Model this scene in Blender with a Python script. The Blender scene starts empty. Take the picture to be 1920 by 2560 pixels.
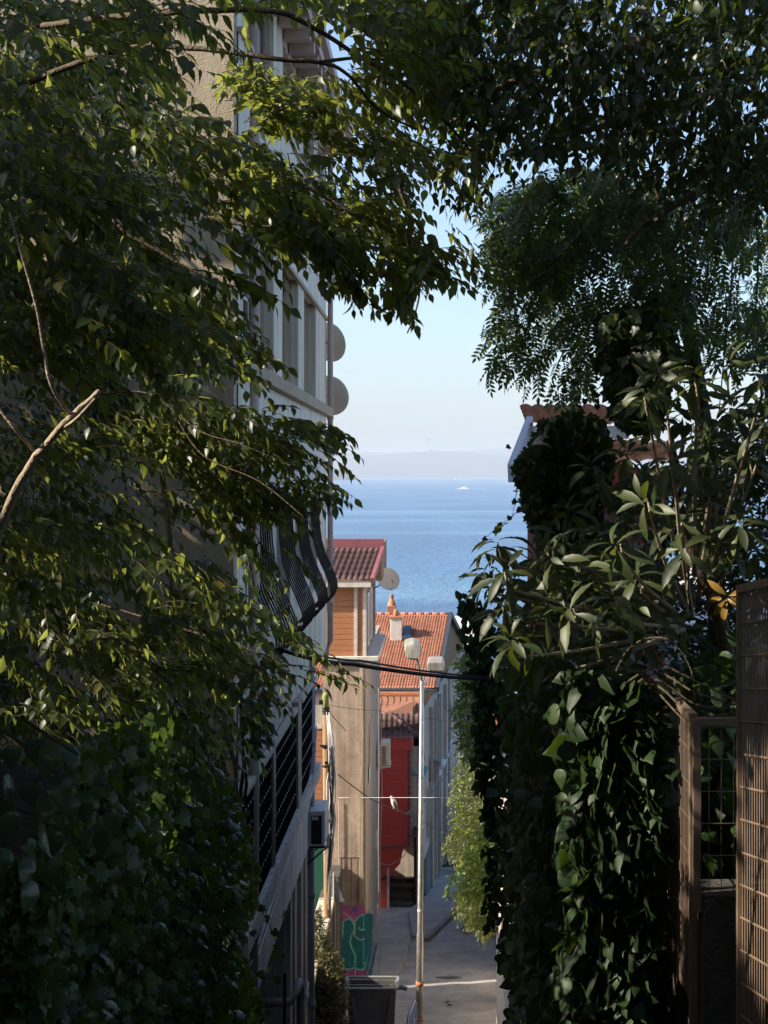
import bpy, bmesh, math, random
import numpy as np
from mathutils import Vector, Matrix

random.seed(11)
rng = np.random.default_rng(11)
sc = bpy.context.scene
COL = sc.collection
R = math.radians

# ------------------------------------------------------------------ camera, sky, sun, exposure
F, CX, CY = 3600.0, 1100.0, 1185.0      # focal length and street vanishing point measured in the photo (1920 x 2560)
cd = bpy.data.cameras.new('camera')
cam = bpy.data.objects.new('camera', cd)
COL.objects.link(cam)
cam.location = (0, 0, 0)
cam.rotation_euler = (R(90), 0, 0)
cd.sensor_fit = 'VERTICAL'
cd.sensor_height = 24.0
cd.lens = F / 2560 * 24.0
cd.shift_x = (960 - CX) / 2560
cd.shift_y = (CY - 1280) / 2560
cd.clip_start = 0.05
cd.clip_end = 200000
sc.camera = cam

SUN_EL, SUN_AZ = 33.0, 14.0             # sun stands to the left, a little behind the camera
S = Vector((-math.cos(R(SUN_EL)) * math.cos(R(SUN_AZ)), -math.cos(R(SUN_EL)) * math.sin(R(SUN_AZ)), math.sin(R(SUN_EL))))
w = bpy.data.worlds.new('World')
sc.world = w
w.use_nodes = True
nt = w.node_tree
sky = nt.nodes.new('ShaderNodeTexSky')
sky.sky_type = 'NISHITA'
sky.sun_disc = False
sky.sun_elevation = R(SUN_EL)
sky.sun_rotation = math.atan2(S.x, S.y)
sky.altitude = 50
sky.air_density = 1.0
sky.dust_density = 2.0
sky.ozone_density = 3.0
bgn = nt.nodes['Background']
bgn.inputs['Strength'].default_value = 0.112
nt.links.new(sky.outputs[0], bgn.inputs['Color'])
sd = bpy.data.lights.new('sun', 'SUN')
sd.energy = 4.0
sd.angle = R(0.5)
sd.color = (1.0, 0.90, 0.74)
sun = bpy.data.objects.new('sun', sd)
COL.objects.link(sun)
sun.rotation_euler = S.to_track_quat('Z', 'Y').to_euler()
sc.view_settings.view_transform = 'Standard'
sc.view_settings.look = 'None'
sc.view_settings.exposure = 1.3
sc.view_settings.gamma = 1.0
cy = sc.cycles
cy.use_denoising = True
cy.max_bounces = 8
cy.diffuse_bounces = 5
cy.glossy_bounces = 3
cy.transmission_bounces = 4
cy.volume_bounces = 1
cy.sample_clamp_indirect = 4.0


# ------------------------------------------------------------------ helpers
def P(px, py, Y):
    """world point that the photo shows at (px, py) when it stands Y metres away"""
    return Vector(((px - CX) / F * Y, Y, (CY - py) / F * Y))


def Xof(px, Y):
    return (px - CX) / F * Y


def Zof(py, Y):
    return (CY - py) / F * Y


class MB:
    def __init__(self):
        self.v = []
        self.f = []

    def add(self, vs, fs):
        b = len(self.v)
        self.v += [tuple(p) for p in vs]
        self.f += [tuple(i + b for i in f) for f in fs]
        return self

    def box(self, x0, x1, y0, y1, z0, z1):
        vs = [(x, y, z) for z in (z0, z1) for y in (y0, y1) for x in (x0, x1)]
        return self.add(vs, [(0, 2, 3, 1), (4, 5, 7, 6), (0, 1, 5, 4), (2, 6, 7, 3), (0, 4, 6, 2), (1, 3, 7, 5)])

    def quad(self, a, b, c, d):
        return self.add([a, b, c, d], [(0, 1, 2, 3)])

    def prism(self, poly, vec):
        """closed solid: polygon swept along vec"""
        n = len(poly)
        vec = Vector(vec)
        vs = [Vector(p) for p in poly] + [Vector(p) + vec for p in poly]
        fs = [tuple(range(n - 1, -1, -1)), tuple(range(n, 2 * n))]
        fs += [(i, (i + 1) % n, n + (i + 1) % n, n + i) for i in range(n)]
        return self.add(vs, fs)

    def bar(self, a, b, w_, h_):
        a, b = Vector(a), Vector(b)
        d = (b - a).normalized()
        u = d.cross(Vector((0, 0, 1)))
        if u.length < 1e-3:
            u = Vector((1, 0, 0))
        u.normalize()
        n = u.cross(d)
        q = [a + u * sx * w_ / 2 + n * sy * h_ / 2 for sx, sy in ((-1, -1), (1, -1), (1, 1), (-1, 1))]
        return self.prism(q, b - a)

    def tube(self, pts, r, n=8):
        pts = [Vector(p) for p in pts]
        m = len(pts)
        rs = r if isinstance(r, (list, tuple)) else [r] * m
        vs, fs = [], []
        ref = Vector((0.13, 0.27, 0.95)).normalized()
        for i, p in enumerate(pts):
            d = (pts[min(i + 1, m - 1)] - pts[max(i - 1, 0)])
            if d.length < 1e-9:
                d = Vector((0, 0, 1))
            d.normalize()
            u = d.cross(ref)
            if u.length < 0.05:
                u = d.cross(Vector((1, 0, 0)))
            u.normalize()
            q = d.cross(u)
            for k in range(n):
                a = 2 * math.pi * k / n
                vs.append(p + (u * math.cos(a) + q * math.sin(a)) * rs[i])
        for i in range(m - 1):
            for k in range(n):
                k2 = (k + 1) % n
                fs.append((i * n + k, i * n + k2, (i + 1) * n + k2, (i + 1) * n + k))
        fs.append(tuple(range(n - 1, -1, -1)))
        fs.append(tuple((m - 1) * n + k for k in range(n)))
        return self.add(vs, fs)

    def lathe(self, prof, n=20, M=None):
        """prof: (radius, height) pairs about z; M places it"""
        vs, fs = [], []
        for (r, z) in prof:
            for k in range(n):
                a = 2 * math.pi * k / n
                p = Vector((r * math.cos(a), r * math.sin(a), z))
                vs.append(M @ p if M else p)
        for i in range(len(prof) - 1):
            for k in range(n):
                k2 = (k + 1) % n
                fs.append((i * n + k, i * n + k2, (i + 1) * n + k2, (i + 1) * n + k))
        return self.add(vs, fs)

    def build(self, name, mat, parent=None, smooth=False, bevel=0):
        me = bpy.data.meshes.new(name)
        me.from_pydata([tuple(v) for v in self.v], [], self.f)
        me.update()
        if smooth:
            me.polygons.foreach_set('use_smooth', [True] * len(me.polygons))
        if mat:
            me.materials.append(mat)
        o = bpy.data.objects.new(name, me)
        COL.objects.link(o)
        if bevel:
            b = o.modifiers.new('bevel', 'BEVEL')
            b.width = bevel
            b.segments = 2
            b.limit_method = 'ANGLE'
        if parent is not None:
            attach(o, parent)
        return o


def attach(o, parent):
    o.parent = parent
    loc = Vector((0, 0, 0))
    p = parent
    while p is not None:                  # roots are only translated when they are made
        loc += Vector(p.location)
        p = p.parent
    if parent.type == 'EMPTY':
        o.matrix_parent_inverse = Matrix.Translation(-loc)


def thing(name, label, cat, loc=(0, 0, 0), group=None):
    o = bpy.data.objects.new(name, None)
    o.empty_display_size = 0.2
    COL.objects.link(o)
    o.location = loc
    o['label'] = label
    o['category'] = cat
    if group:
        o['group'] = group
    return o


def tag(o, label, cat, group=None):
    o['label'] = label
    o['category'] = cat
    if group:
        o['group'] = group
    return o


def struct(o, kind='structure'):
    o['kind'] = kind
    return o


# ------------------------------------------------------------------ materials
def newmat(name):
    m = bpy.data.materials.new(name)
    m.use_nodes = True
    n = m.node_tree.nodes
    return m, n, m.node_tree.links, n['Principled BSDF']


def mat(name, col, rough=0.8, var=0.25, vs=2.0, bump=0.25, bs=40.0, metal=0.0, spec=0.3, streak=0.0, col2=None, stretch=None):
    m, n, l, b = newmat(name)
    tc = n.new('ShaderNodeTexCoord')
    mp = n.new('ShaderNodeMapping')
    l.new(tc.outputs['Object'], mp.inputs['Vector'])
    if stretch:
        mp.inputs['Scale'].default_value = stretch
    nz = n.new('ShaderNodeTexNoise')
    nz.inputs['Scale'].default_value = vs
    nz.inputs['Detail'].default_value = 6
    nz.inputs['Roughness'].default_value = 0.65
    l.new(mp.outputs[0], nz.inputs['Vector'])
    rp = n.new('ShaderNodeValToRGB')
    c2 = col2 or tuple(c * (1 - var) for c in col)
    rp.color_ramp.elements[0].position = 0.32
    rp.color_ramp.elements[0].color = (*c2, 1)
    rp.color_ramp.elements[1].position = 0.66
    rp.color_ramp.elements[1].color = (*col, 1)
    l.new(nz.outputs['Fac'], rp.inputs['Fac'])
    out = rp.outputs['Color']
    if streak > 0:
        mp2 = n.new('ShaderNodeMapping')
        mp2.inputs['Scale'].default_value = (9, 9, 0.35)
        l.new(tc.outputs['Object'], mp2.inputs['Vector'])
        n2 = n.new('ShaderNodeTexNoise')
        n2.inputs['Scale'].default_value = 1.0
        n2.inputs['Detail'].default_value = 5
        l.new(mp2.outputs[0], n2.inputs['Vector'])
        r2 = n.new('ShaderNodeValToRGB')
        r2.color_ramp.elements[0].position = 0.38
        k = 1 - streak
        r2.color_ramp.elements[0].color = (k, k * 0.95, k * 0.88, 1)
        r2.color_ramp.elements[1].position = 0.6
        r2.color_ramp.elements[1].color = (1, 1, 1, 1)
        l.new(n2.outputs['Fac'], r2.inputs['Fac'])
        mx = n.new('ShaderNodeMix')
        mx.data_type = 'RGBA'
        mx.blend_type = 'MULTIPLY'
        mx.inputs['Factor'].default_value = 1.0
        l.new(out, mx.inputs[6])
        l.new(r2.outputs['Color'], mx.inputs[7])
        out = mx.outputs[2]
    l.new(out, b.inputs['Base Color'])
    b.inputs['Roughness'].default_value = rough
    b.inputs['Metallic'].default_value = metal
    b.inputs['Specular IOR Level'].default_value = spec
    if bump > 0:
        n3 = n.new('ShaderNodeTexNoise')
        n3.inputs['Scale'].default_value = bs
        n3.inputs['Detail'].default_value = 4
        l.new(mp.outputs[0], n3.inputs['Vector'])
        bp = n.new('ShaderNodeBump')
        bp.inputs['Strength'].default_value = bump
        bp.inputs['Distance'].default_value = 0.03
        l.new(n3.outputs['Fac'], bp.inputs['Height'])
        l.new(bp.outputs[0], b.inputs['Normal'])
    return m


def leafmat(name, dark, light, trans, rough=0.42, tfac=0.35, spec=0.5):
    m, n, l, b = newmat(name)
    at = n.new('ShaderNodeAttribute')
    at.attribute_name = 'leaf_tone'
    rp = n.new('ShaderNodeValToRGB')
    rp.color_ramp.elements[0].color = (*dark, 1)
    rp.color_ramp.elements[1].color = (*light, 1)
    rp.color_ramp.elements[1].position = 0.9
    e = rp.color_ramp.elements.new(1.0)      # the odd yellowed leaf
    e.color = (light[0] * 3.2, light[1] * 1.7, light[2] * 1.2, 1)
    l.new(at.outputs['Fac'], rp.inputs['Fac'])
    l.new(rp.outputs[0], b.inputs['Base Color'])
    b.inputs['Roughness'].default_value = rough
    b.inputs['Specular IOR Level'].default_value = spec
    tr = n.new('ShaderNodeBsdfTranslucent')
    tr.inputs['Color'].default_value = (*trans, 1)
    mx = n.new('ShaderNodeMixShader')
    mx.inputs[0].default_value = tfac
    l.new(b.outputs[0], mx.inputs[1])
    l.new(tr.outputs[0], mx.inputs[2])
    l.new(mx.outputs[0], n['Material Output'].inputs['Surface'])
    return m


def glassmat(name, tint=(0.02, 0.03, 0.04)):
    m, n, l, b = newmat(name)
    b.inputs['Base Color'].default_value = (*tint, 1)
    b.inputs['Roughness'].default_value = 0.04
    b.inputs['Specular IOR Level'].default_value = 0.9
    return m


M = {}
M['plaster_white'] = mat('white plaster', (0.88, 0.80, 0.66), streak=0.30, var=0.12, vs=1.2, bump=0.3, bs=60)
M['siding_white'] = mat('white siding', (0.88, 0.81, 0.69), rough=0.55, streak=0.2, var=0.1, bump=0.0)
M['render_beige'] = mat('beige render', (0.50, 0.41, 0.29), var=0.14, vs=0.9, bump=0.5, bs=70, streak=0.12)
M['slab_pink'] = mat('stained concrete slab', (0.76, 0.68, 0.62), var=0.22, vs=1.5, streak=0.35, bump=0.3)
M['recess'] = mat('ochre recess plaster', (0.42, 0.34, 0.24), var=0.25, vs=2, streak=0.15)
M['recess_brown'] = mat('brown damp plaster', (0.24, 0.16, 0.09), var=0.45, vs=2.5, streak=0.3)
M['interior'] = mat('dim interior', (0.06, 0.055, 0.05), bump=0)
M['glass'] = glassmat('window glass')
M['frame_pink'] = mat('pinkish window frame', (0.55, 0.40, 0.34), bump=0, var=0.1, rough=0.5)
M['frame_white'] = mat('white window frame', (0.75, 0.75, 0.73), bump=0, var=0.08, rough=0.45)
M['pipe_beige'] = mat('beige pipe', (0.56, 0.43, 0.36), rough=0.5, var=0.12, bump=0.05, streak=0.2)
M['pipe_grey'] = mat('grey pipe', (0.33, 0.33, 0.34), rough=0.5, var=0.2, bump=0.05, streak=0.25)
M['black_iron'] = mat('dark painted iron', (0.02,0.018,0.018), rough=0.4, bump=0.05, var=0.3, spec=0.5)
M['grille_iron'] = mat('brown painted iron', (0.045, 0.032, 0.028), rough=0.6, bump=0.05, var=0.3, spec=0.12)
M['screen_slat'] = mat('dark slats', (0.012, 0.011, 0.012), spec=0.0, rough=0.9, bump=0.0, var=0.2)
M['dish'] = mat('dish paint', (0.66, 0.58, 0.48), rough=0.55, var=0.1, vs=3, bump=0.02)
M['dish_cream'] = mat('cream dish paint', (0.62, 0.52, 0.38), rough=0.5, var=0.15, vs=3, bump=0.02)
M['orange_wood'] = mat('orange planks', (0.47, 0.20, 0.095), rough=0.6, var=0.28, vs=3, bump=0.2, bs=20, stretch=(1, 1, 8))
M['redwood'] = mat('red planks', (0.68, 0.088, 0.076), rough=0.55, var=0.25, vs=3, bump=0.2, bs=20, stretch=(1, 1, 8))
M['trim_white'] = mat('weathered white trim', (0.66, 0.60, 0.52), rough=0.7, var=0.3, vs=6, bump=0.2)
M['roughcast'] = mat('roughcast concrete', (0.50, 0.385, 0.30), col2=(0.31, 0.23, 0.175), vs=1.4, bump=0.9, bs=48, streak=0.2)
M['pilaster'] = mat('pale render', (0.54, 0.44, 0.34), var=0.25, vs=2.0, bump=0.3, streak=0.3)
M['tile_brown'] = mat('brown roof tile', (0.135, 0.075, 0.070), var=0.4, vs=5, bump=0.2, rough=0.75)
M['tile_red'] = mat('red roof tile', (0.47, 0.195, 0.12), var=0.38, vs=4, bump=0.2, rough=0.75)
M['tile_orange'] = mat('orange roof tile', (0.50, 0.20, 0.10), var=0.25, vs=5, bump=0.2, rough=0.7)
M['felt_brown'] = mat('brown roof felt', (0.33, 0.15, 0.09), var=0.25, vs=2, bump=0.2)
M['flash_pink'] = mat('pink flashing', (0.27, 0.095, 0.105), rough=0.5, var=0.2, vs=3, bump=0.05)
M['flash_dark'] = mat('dark flashing', (0.06, 0.06, 0.07), rough=0.45, var=0.3, bump=0.05)
M['lilac_wall'] = mat('lilac white render', (0.62, 0.58, 0.58), var=0.15, vs=1.5, bump=0.2, streak=0.22)
M['cream_wall'] = mat('cream render', (0.62, 0.54, 0.45), var=0.18, vs=1.5, bump=0.25, streak=0.28)
M['gable_wood'] = mat('brown gable boards', (0.34, 0.21, 0.12), var=0.35, vs=3, bump=0.2, stretch=(6, 6, 0.7))
M['grey_board'] = mat('grey shutters', (0.19, 0.19, 0.21), var=0.3, vs=3, bump=0.2, stretch=(6, 6, 0.7))
M['dark_wood_and_shade'] = mat('dark timber and shade', (0.035, 0.028, 0.024), var=0.4, vs=3)
M['teal'] = mat('teal sheet', (0.12, 0.42, 0.40), rough=0.5, var=0.15, bump=0.05)
M['awning_brown'] = mat('brown corrugated awning', (0.24, 0.11, 0.10), rough=0.6, var=0.25, vs=4, bump=0.05)
M['crimson'] = mat('crimson awning cloth', (0.42, 0.05, 0.09), rough=0.7, var=0.15, bump=0.1)
M['asphalt'] = mat('worn concrete road', (0.40, 0.385, 0.385), col2=(0.24, 0.23, 0.235), vs=1.3, bump=0.35, bs=35, rough=0.85)
M['asphalt_dark'] = mat('dark repair asphalt', (0.15, 0.148, 0.15), var=0.35, vs=3, bump=0.4, bs=40, rough=0.9)
M['kerb'] = mat('kerb stone', (0.22, 0.21, 0.20), var=0.35, vs=3, bump=0.3)
M['pave'] = mat('pavement', (0.34, 0.325, 0.32), var=0.3, vs=1.5, bump=0.3)
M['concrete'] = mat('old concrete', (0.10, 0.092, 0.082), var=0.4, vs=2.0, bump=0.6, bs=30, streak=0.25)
M['soil'] = mat('soil and litter', (0.042, 0.031, 0.021), var=0.5, vs=4, bump=0.8, bs=18)
M['coping'] = mat('pale coping stone', (0.62, 0.54, 0.42), var=0.25, vs=3, bump=0.3)
M['galv'] = mat('galvanised steel', (0.62, 0.61, 0.60), rough=0.33, var=0.35, vs=5, bump=0.05, metal=0.7, spec=0.5, streak=0.2)
M['lamp_grey'] = mat('lamp housing', (0.38, 0.36, 0.31), rough=0.5, streak=0.3, var=0.25, bump=0.02)
M['lamp_glass'] = glassmat('lamp lens', (0.35, 0.36, 0.36))
M['timber'] = mat('weathered pole timber', (0.34, 0.21, 0.11), var=0.45, vs=5, bump=0.5, bs=25, stretch=(3, 3, 0.5))
M['mossy'] = mat('mossy timber', (0.32, 0.33, 0.10), var=0.3, vs=6, bump=0.4)
M['cable'] = mat('black cable', (0.012, 0.010, 0.011), rough=0.45, bump=0, var=0.1)
M['cable_white'] = mat('pale cable', (0.62, 0.60, 0.58), rough=0.5, bump=0, var=0.1)
M['bin'] = mat('dark grey plastic', (0.165, 0.16, 0.15), rough=0.5, var=0.2, vs=5, bump=0.08, spec=0.4)
M['bin_rim'] = mat('worn grey rim', (0.28, 0.27, 0.26), rough=0.5, var=0.25, vs=8, bump=0.1)
M['ac_white'] = mat('air conditioner paint', (0.64, 0.64, 0.64), rough=0.45, var=0.12, bump=0.02, streak=0.15)
M['ac_cream'] = mat('yellowed air conditioner paint', (0.66, 0.58, 0.46), rough=0.5, var=0.12, bump=0.02)
M['black'] = mat('black plastic', (0.012, 0.012, 0.014), rough=0.5, bump=0, var=0.1)
M['sign_blue'] = mat('blue sign', (0.020, 0.075, 0.30), rough=0.4, bump=0, var=0.1)
M['white_paint'] = mat('white paint', (0.72, 0.72, 0.70), rough=0.5, bump=0, var=0.08)
M['magenta'] = mat('magenta spray paint', (0.60, 0.13, 0.34), rough=0.7, var=0.25, vs=6, bump=0.2)
M['teal_dark'] = mat('dark teal spray paint', (0.04, 0.24, 0.26), rough=0.7, var=0.4, vs=5, bump=0.2)
M['mint'] = mat('mint spray paint', (0.20, 0.70, 0.56), rough=0.7, var=0.15, bump=0.1)
M['violet'] = mat('violet spray paint', (0.16, 0.13, 0.50), rough=0.7, var=0.15, bump=0.1)
M['pink_white'] = mat('pinkish white spray paint', (0.75, 0.56, 0.54), rough=0.7, var=0.1, bump=0.1)
M['wire_brown'] = mat('brown fence wire', (0.21, 0.145, 0.105), rough=0.45, var=0.25, vs=12, bump=0.05, spec=0.5)
M['card'] = mat('cardboard', (0.42, 0.33, 0.24), var=0.15, bump=0.1)
M['bark'] = mat('bark', (0.125, 0.090, 0.062), var=0.45, vs=12, bump=0.6, bs=50)
M['bark_pale'] = mat('pale bark', (0.42, 0.33, 0.24), var=0.4, vs=14, bump=0.5, bs=60)
M['twig'] = mat('twig', (0.06, 0.042, 0.025), bump=0, var=0.3, vs=9)
M['gull'] = mat('pale feathers', (0.58, 0.54, 0.50), rough=0.8, var=0.15, vs=30, bump=0.2)
M['gull_dark'] = mat('dark feathers', (0.055, 0.055, 0.062), rough=0.7, var=0.3, vs=30, bump=0.2)
M['boat_white'] = mat('white boat', (0.80, 0.80, 0.80), rough=0.4, bump=0, var=0.05)
M['foam'] = mat('foam', (0.62, 0.70, 0.75), rough=0.9, bump=0, var=0.2, vs=0.1)
M['hill_near'] = mat('wooded headland', (0.045, 0.07, 0.06), bump=0, var=0.3, vs=0.002)
M['hill_far'] = mat('far hills', (0.07, 0.085, 0.075), bump=0, var=0.3, vs=0.001)
M['verge_lilac'] = mat('lilac white bargeboard', (0.58, 0.55, 0.60), var=0.15, vs=3, bump=0.1, rough=0.6)
M['brick_red'] = mat('red painted wall', (0.30, 0.060, 0.045), var=0.25, vs=2, bump=0.3)
M['paper'] = mat('paper notice', (0.66, 0.64, 0.64), bump=0, var=0.15, vs=20)
M['green_gate'] = mat('green painted metal', (0.03, 0.14, 0.10), rough=0.5, var=0.2, bump=0.05)
M['plastic_bag'] = mat('crumpled plastic', (0.60, 0.60, 0.60), rough=0.3, var=0.35, vs=18, bump=0.8, bs=30)

# leaves
M['leaf_left'] = leafmat('hackberry leaf', (0.005, 0.012, 0.004), (0.026, 0.045, 0.012), (0.74, 0.84, 0.15), tfac=0.24, rough=0.42, spec=0.4)
M['leaf_young'] = leafmat('young tree leaf', (0.006, 0.014, 0.005), (0.030, 0.052, 0.014), (0.76, 0.86, 0.17), tfac=0.25, rough=0.42, spec=0.4)
M['leaf_dark'] = leafmat('dark tree leaf', (0.006, 0.014, 0.006), (0.024, 0.044, 0.012), (0.22, 0.30, 0.03), tfac=0.18)
M['leaf_pin'] = leafmat('grey green leaflet', (0.032, 0.058, 0.026), (0.080, 0.125, 0.048), (0.24, 0.34, 0.08), tfac=0.35)
M['leaf_loquat'] = leafmat('loquat leaf', (0.014, 0.028, 0.009), (0.062, 0.076, 0.022), (0.24, 0.28, 0.04), tfac=0.2, rough=0.5)
M['leaf_loquat_dead'] = leafmat('yellow loquat leaf', (0.26, 0.15, 0.03), (0.34, 0.20, 0.05), (0.20, 0.14, 0.02), tfac=0.2)
M['leaf_ivy'] = leafmat('ivy leaf', (0.006, 0.016, 0.006), (0.030, 0.058, 0.015), (0.11, 0.18, 0.02), tfac=0.2, rough=0.5, spec=0.28)
M['leaf_ivy_green'] = leafmat('fresh ivy leaf', (0.017, 0.038, 0.010), (0.070, 0.120, 0.028), (0.20, 0.32, 0.03), tfac=0.25, rough=0.38, spec=0.5)
M['leaf_bright'] = leafmat('sunny creeper leaf', (0.05, 0.10, 0.02), (0.17, 0.24, 0.04), (0.42, 0.52, 0.06), tfac=0.4)
M['leaf_ivy_big'] = leafmat('large glossy ivy leaf', (0.030, 0.056, 0.034), (0.062, 0.105, 0.058), (0.09, 0.14, 0.04), tfac=0.12, rough=0.26)
M['leaf_shrub'] = leafmat('roadside shrub leaf', (0.025, 0.055, 0.014), (0.10, 0.155, 0.03), (0.26, 0.36, 0.04), tfac=0.28)
M['leaf_dry'] = leafmat('dry bush leaf', (0.075, 0.065, 0.022), (0.150, 0.150, 0.045), (0.20, 0.18, 0.04), tfac=0.3)


# ------------------------------------------------------------------ leaf geometry
def shape_from(ts, ws, fold=0.25, bend=0.22, wave=0.0):
    v, f = [], []
    k = len(ts)
    for i, (t, wd) in enumerate(zip(ts, ws)):
        z = -bend * t * t
        zz = wave * (1 if i % 2 else -1)
        v += [(-wd, t, z + fold * wd + zz), (0, t, z), (wd, t, z + fold * wd + zz)]
    for i in range(k - 1):
        a, b = 3 * i, 3 * (i + 1)
        f += [(a, a + 1, b + 1, b), (a + 1, a + 2, b + 2, b + 1)]
    return np.array(v, float), f


def shape_ivy(bend=0.18):
    out = [(0, 0.0), (0.26, -0.14), (0.50, 0.10), (0.34, 0.34), (0.46, 0.62), (0.20, 0.66), (0, 1.0),
           (-0.20, 0.66), (-0.46, 0.62), (-0.34, 0.34), (-0.50, 0.10), (-0.26, -0.14)]
    v = [(0, 0.38, 0.03)]
    for (x, y) in out:
        v.append((x, y, -bend * (x * x + (y - 0.38) ** 2) * 1.6))
    f = [(0, i + 1, (i + 1) % 12 + 1) for i in range(12)]
    return np.array(v, float), f


def shape_pinnate(n=4):
    v, f = [], []
    def leaflet(o, d, L, W):
        b = len(v)
        d = Vector(d).normalized()
        s = Vector((d.y, -d.x, 0))
        for t, wd, z in ((0, 0.02, 0), (0.35, 1, 0.03), (0.7, 0.75, -0.02), (1, 0.02, -0.10)):
            c = Vector(o) + d * L * t
            v.append(tuple(c + s * W * wd + Vector((0, 0, z * L))))
            v.append(tuple(c - s * W * wd + Vector((0, 0, z * L))))
        for i in range(3):
            f.append((b + 2 * i, b + 2 * i + 1, b + 2 * i + 3, b + 2 * i + 2))
    for i in range(n):
        t = 0.16 + 0.2 * i
        z = -0.22 * t * t
        for sg in (-1, 1):
            leaflet((0, t, z), (sg * 0.85, 0.5, -0.25), 0.33, 0.075)
    leaflet((0, 0.86, -0.18), (0, 1, -0.3), 0.36, 0.08)
    b = len(v)
    v += [(-0.006, 0, 0), (0.006, 0, 0), (0.006, 0.88, -0.17), (-0.006, 0.88, -0.17)]
    f.append((b, b + 1, b + 2, b + 3))
    return np.array(v, float), f


SH_POINT = shape_from([0, 0.15, 0.36, 0.60, 0.82, 1.0], [0.01, 0.19, 0.27, 0.21, 0.085, 0.004])
SH_OVAL = shape_from([0, 0.2, 0.5, 0.8, 1.0], [0.01, 0.2, 0.28, 0.18, 0.01], bend=0.15)
SH_LOQ = shape_from([0, 0.12, 0.22, 0.32, 0.42, 0.52, 0.62, 0.72, 0.82, 0.91, 1.0],
                    [0.012, 0.045, 0.08, 0.108, 0.130, 0.146, 0.150, 0.138, 0.105, 0.056, 0.005], fold=0.35, bend=0.42, wave=0.010)
SH_IVY = shape_ivy()
def shape_curved(ts, ws, fold=0.16, bend=0.28, curl=0.14):
    v, f = [], []
    for i, (t, wd) in enumerate(zip(ts, ws)):
        z = -bend * t * t + 0.02 * math.sin(i * 2.3)
        for s_ in (-1, -.55, 0, .55, 1):
            a_ = abs(s_)
            v.append((s_ * wd, t - .05 * a_ * wd, z + fold * wd * a_ - curl * wd * a_ ** 3 * 1.8))
    for i in range(len(ts) - 1):
        for k in range(4):
            a = 5 * i + k
            f.append((a, a + 1, a + 6, a + 5))
    return np.array(v, float), f


SH_HEART = shape_curved([-0.10, -0.04, 0.09, 0.27, 0.48, 0.68, 0.86, 1.0], [0.10, 0.26, 0.38, 0.42, 0.35, 0.22, 0.10, 0.01])
SH_PIN = shape_pinnate()


def nrm(a):
    return a / np.maximum(np.linalg.norm(a, axis=-1, keepdims=True), 1e-9)


def leaves(name, shape, pos, ax, up, size, m, parent, tone=None):
    """one mesh of many leaves: pos, axis, normal (N,3), size (N,)"""
    V, Fs = shape
    pos = np.asarray(pos, float)
    N = len(pos)
    a = nrm(ax)
    s = nrm(np.cross(a, up))
    n = np.cross(s, a)
    size = np.broadcast_to(size, (N,))
    co = (pos[:, None] + size[:, None, None] * (V[None, :, 0, None] * s[:, None] + V[None, :, 1, None] * a[:, None] + V[None, :, 2, None] * n[:, None])).reshape(-1, 3)
    k = len(V)
    lt = np.array([len(f) for f in Fs])
    li = np.concatenate([np.array(f) for f in Fs])
    loops = (np.arange(N)[:, None] * k + li[None]).ravel()
    tot = np.tile(lt, N)
    start = np.concatenate([[0], np.cumsum(tot)[:-1]])
    me = bpy.data.meshes.new(name)
    me.vertices.add(len(co))
    me.vertices.foreach_set('co', co.ravel().astype(np.float32))
    me.loops.add(len(loops))
    me.loops.foreach_set('vertex_index', loops.astype(np.int32))
    me.polygons.add(len(tot))
    me.polygons.foreach_set('loop_start', start.astype(np.int32))
    me.update(calc_edges=True)
    me.polygons.foreach_set('use_smooth', np.ones(len(tot), bool))
    at = me.attributes.new('leaf_tone', 'FLOAT', 'POINT')
    if tone is None:
        tone = np.clip(rng.beta(1.6, 2.2, N), 0, .9)
        tone[rng.random(N) < .018] = 1.0
    at.data.foreach_set('value', np.repeat(tone, k).astype(np.float32))
    me.materials.append(m)
    o = bpy.data.objects.new(name, me)
    COL.objects.link(o)
    if parent is not None:
        attach(o, parent)
    return o


def twigs(name, pts, r, m, parent):
    """pts (N,K,3): thin three-sided stems in one mesh"""
    N, K, _ = pts.shape
    d = nrm(pts[:, -1] - pts[:, 0])
    u = nrm(np.cross(d, np.array([0.2, 0.9, 0.31])))
    q = np.cross(d, u)
    rr = (np.linspace(1, 0.45, K))[None, :, None, None] * np.broadcast_to(r, (N,))[:, None, None, None]
    ang = np.array([0, 2.094, 4.189])
    ring = u[:, None, None] * np.cos(ang)[None, None, :, None] + q[:, None, None] * np.sin(ang)[None, None, :, None]
    co = (pts[:, :, None] + ring * rr).reshape(-1, 3)
    fs = []
    base = np.arange(N) * K * 3
    for i in range(K - 1):
        for j in range(3):
            j2 = (j + 1) % 3
            fs.append(np.stack([base + 3 * i + j, base + 3 * i + j2, base + 3 * i + 3 + j2, base + 3 * i + 3 + j], 1))
    fs = np.stack(fs, 1).reshape(-1, 4)
    me = bpy.data.meshes.new(name)
    me.vertices.add(len(co))
    me.vertices.foreach_set('co', co.ravel().astype(np.float32))
    me.loops.add(fs.size)
    me.loops.foreach_set('vertex_index', fs.ravel().astype(np.int32))
    me.polygons.add(len(fs))
    me.polygons.foreach_set('loop_start', (np.arange(len(fs)) * 4).astype(np.int32))
    me.update(calc_edges=True)
    me.materials.append(m)
    o = bpy.data.objects.new(name, me)
    COL.objects.link(o)
    if parent is not None:
        attach(o, parent)
    return o


SC = 1920 / 1659.0                       # my sketch coordinates -> photo pixels


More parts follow.
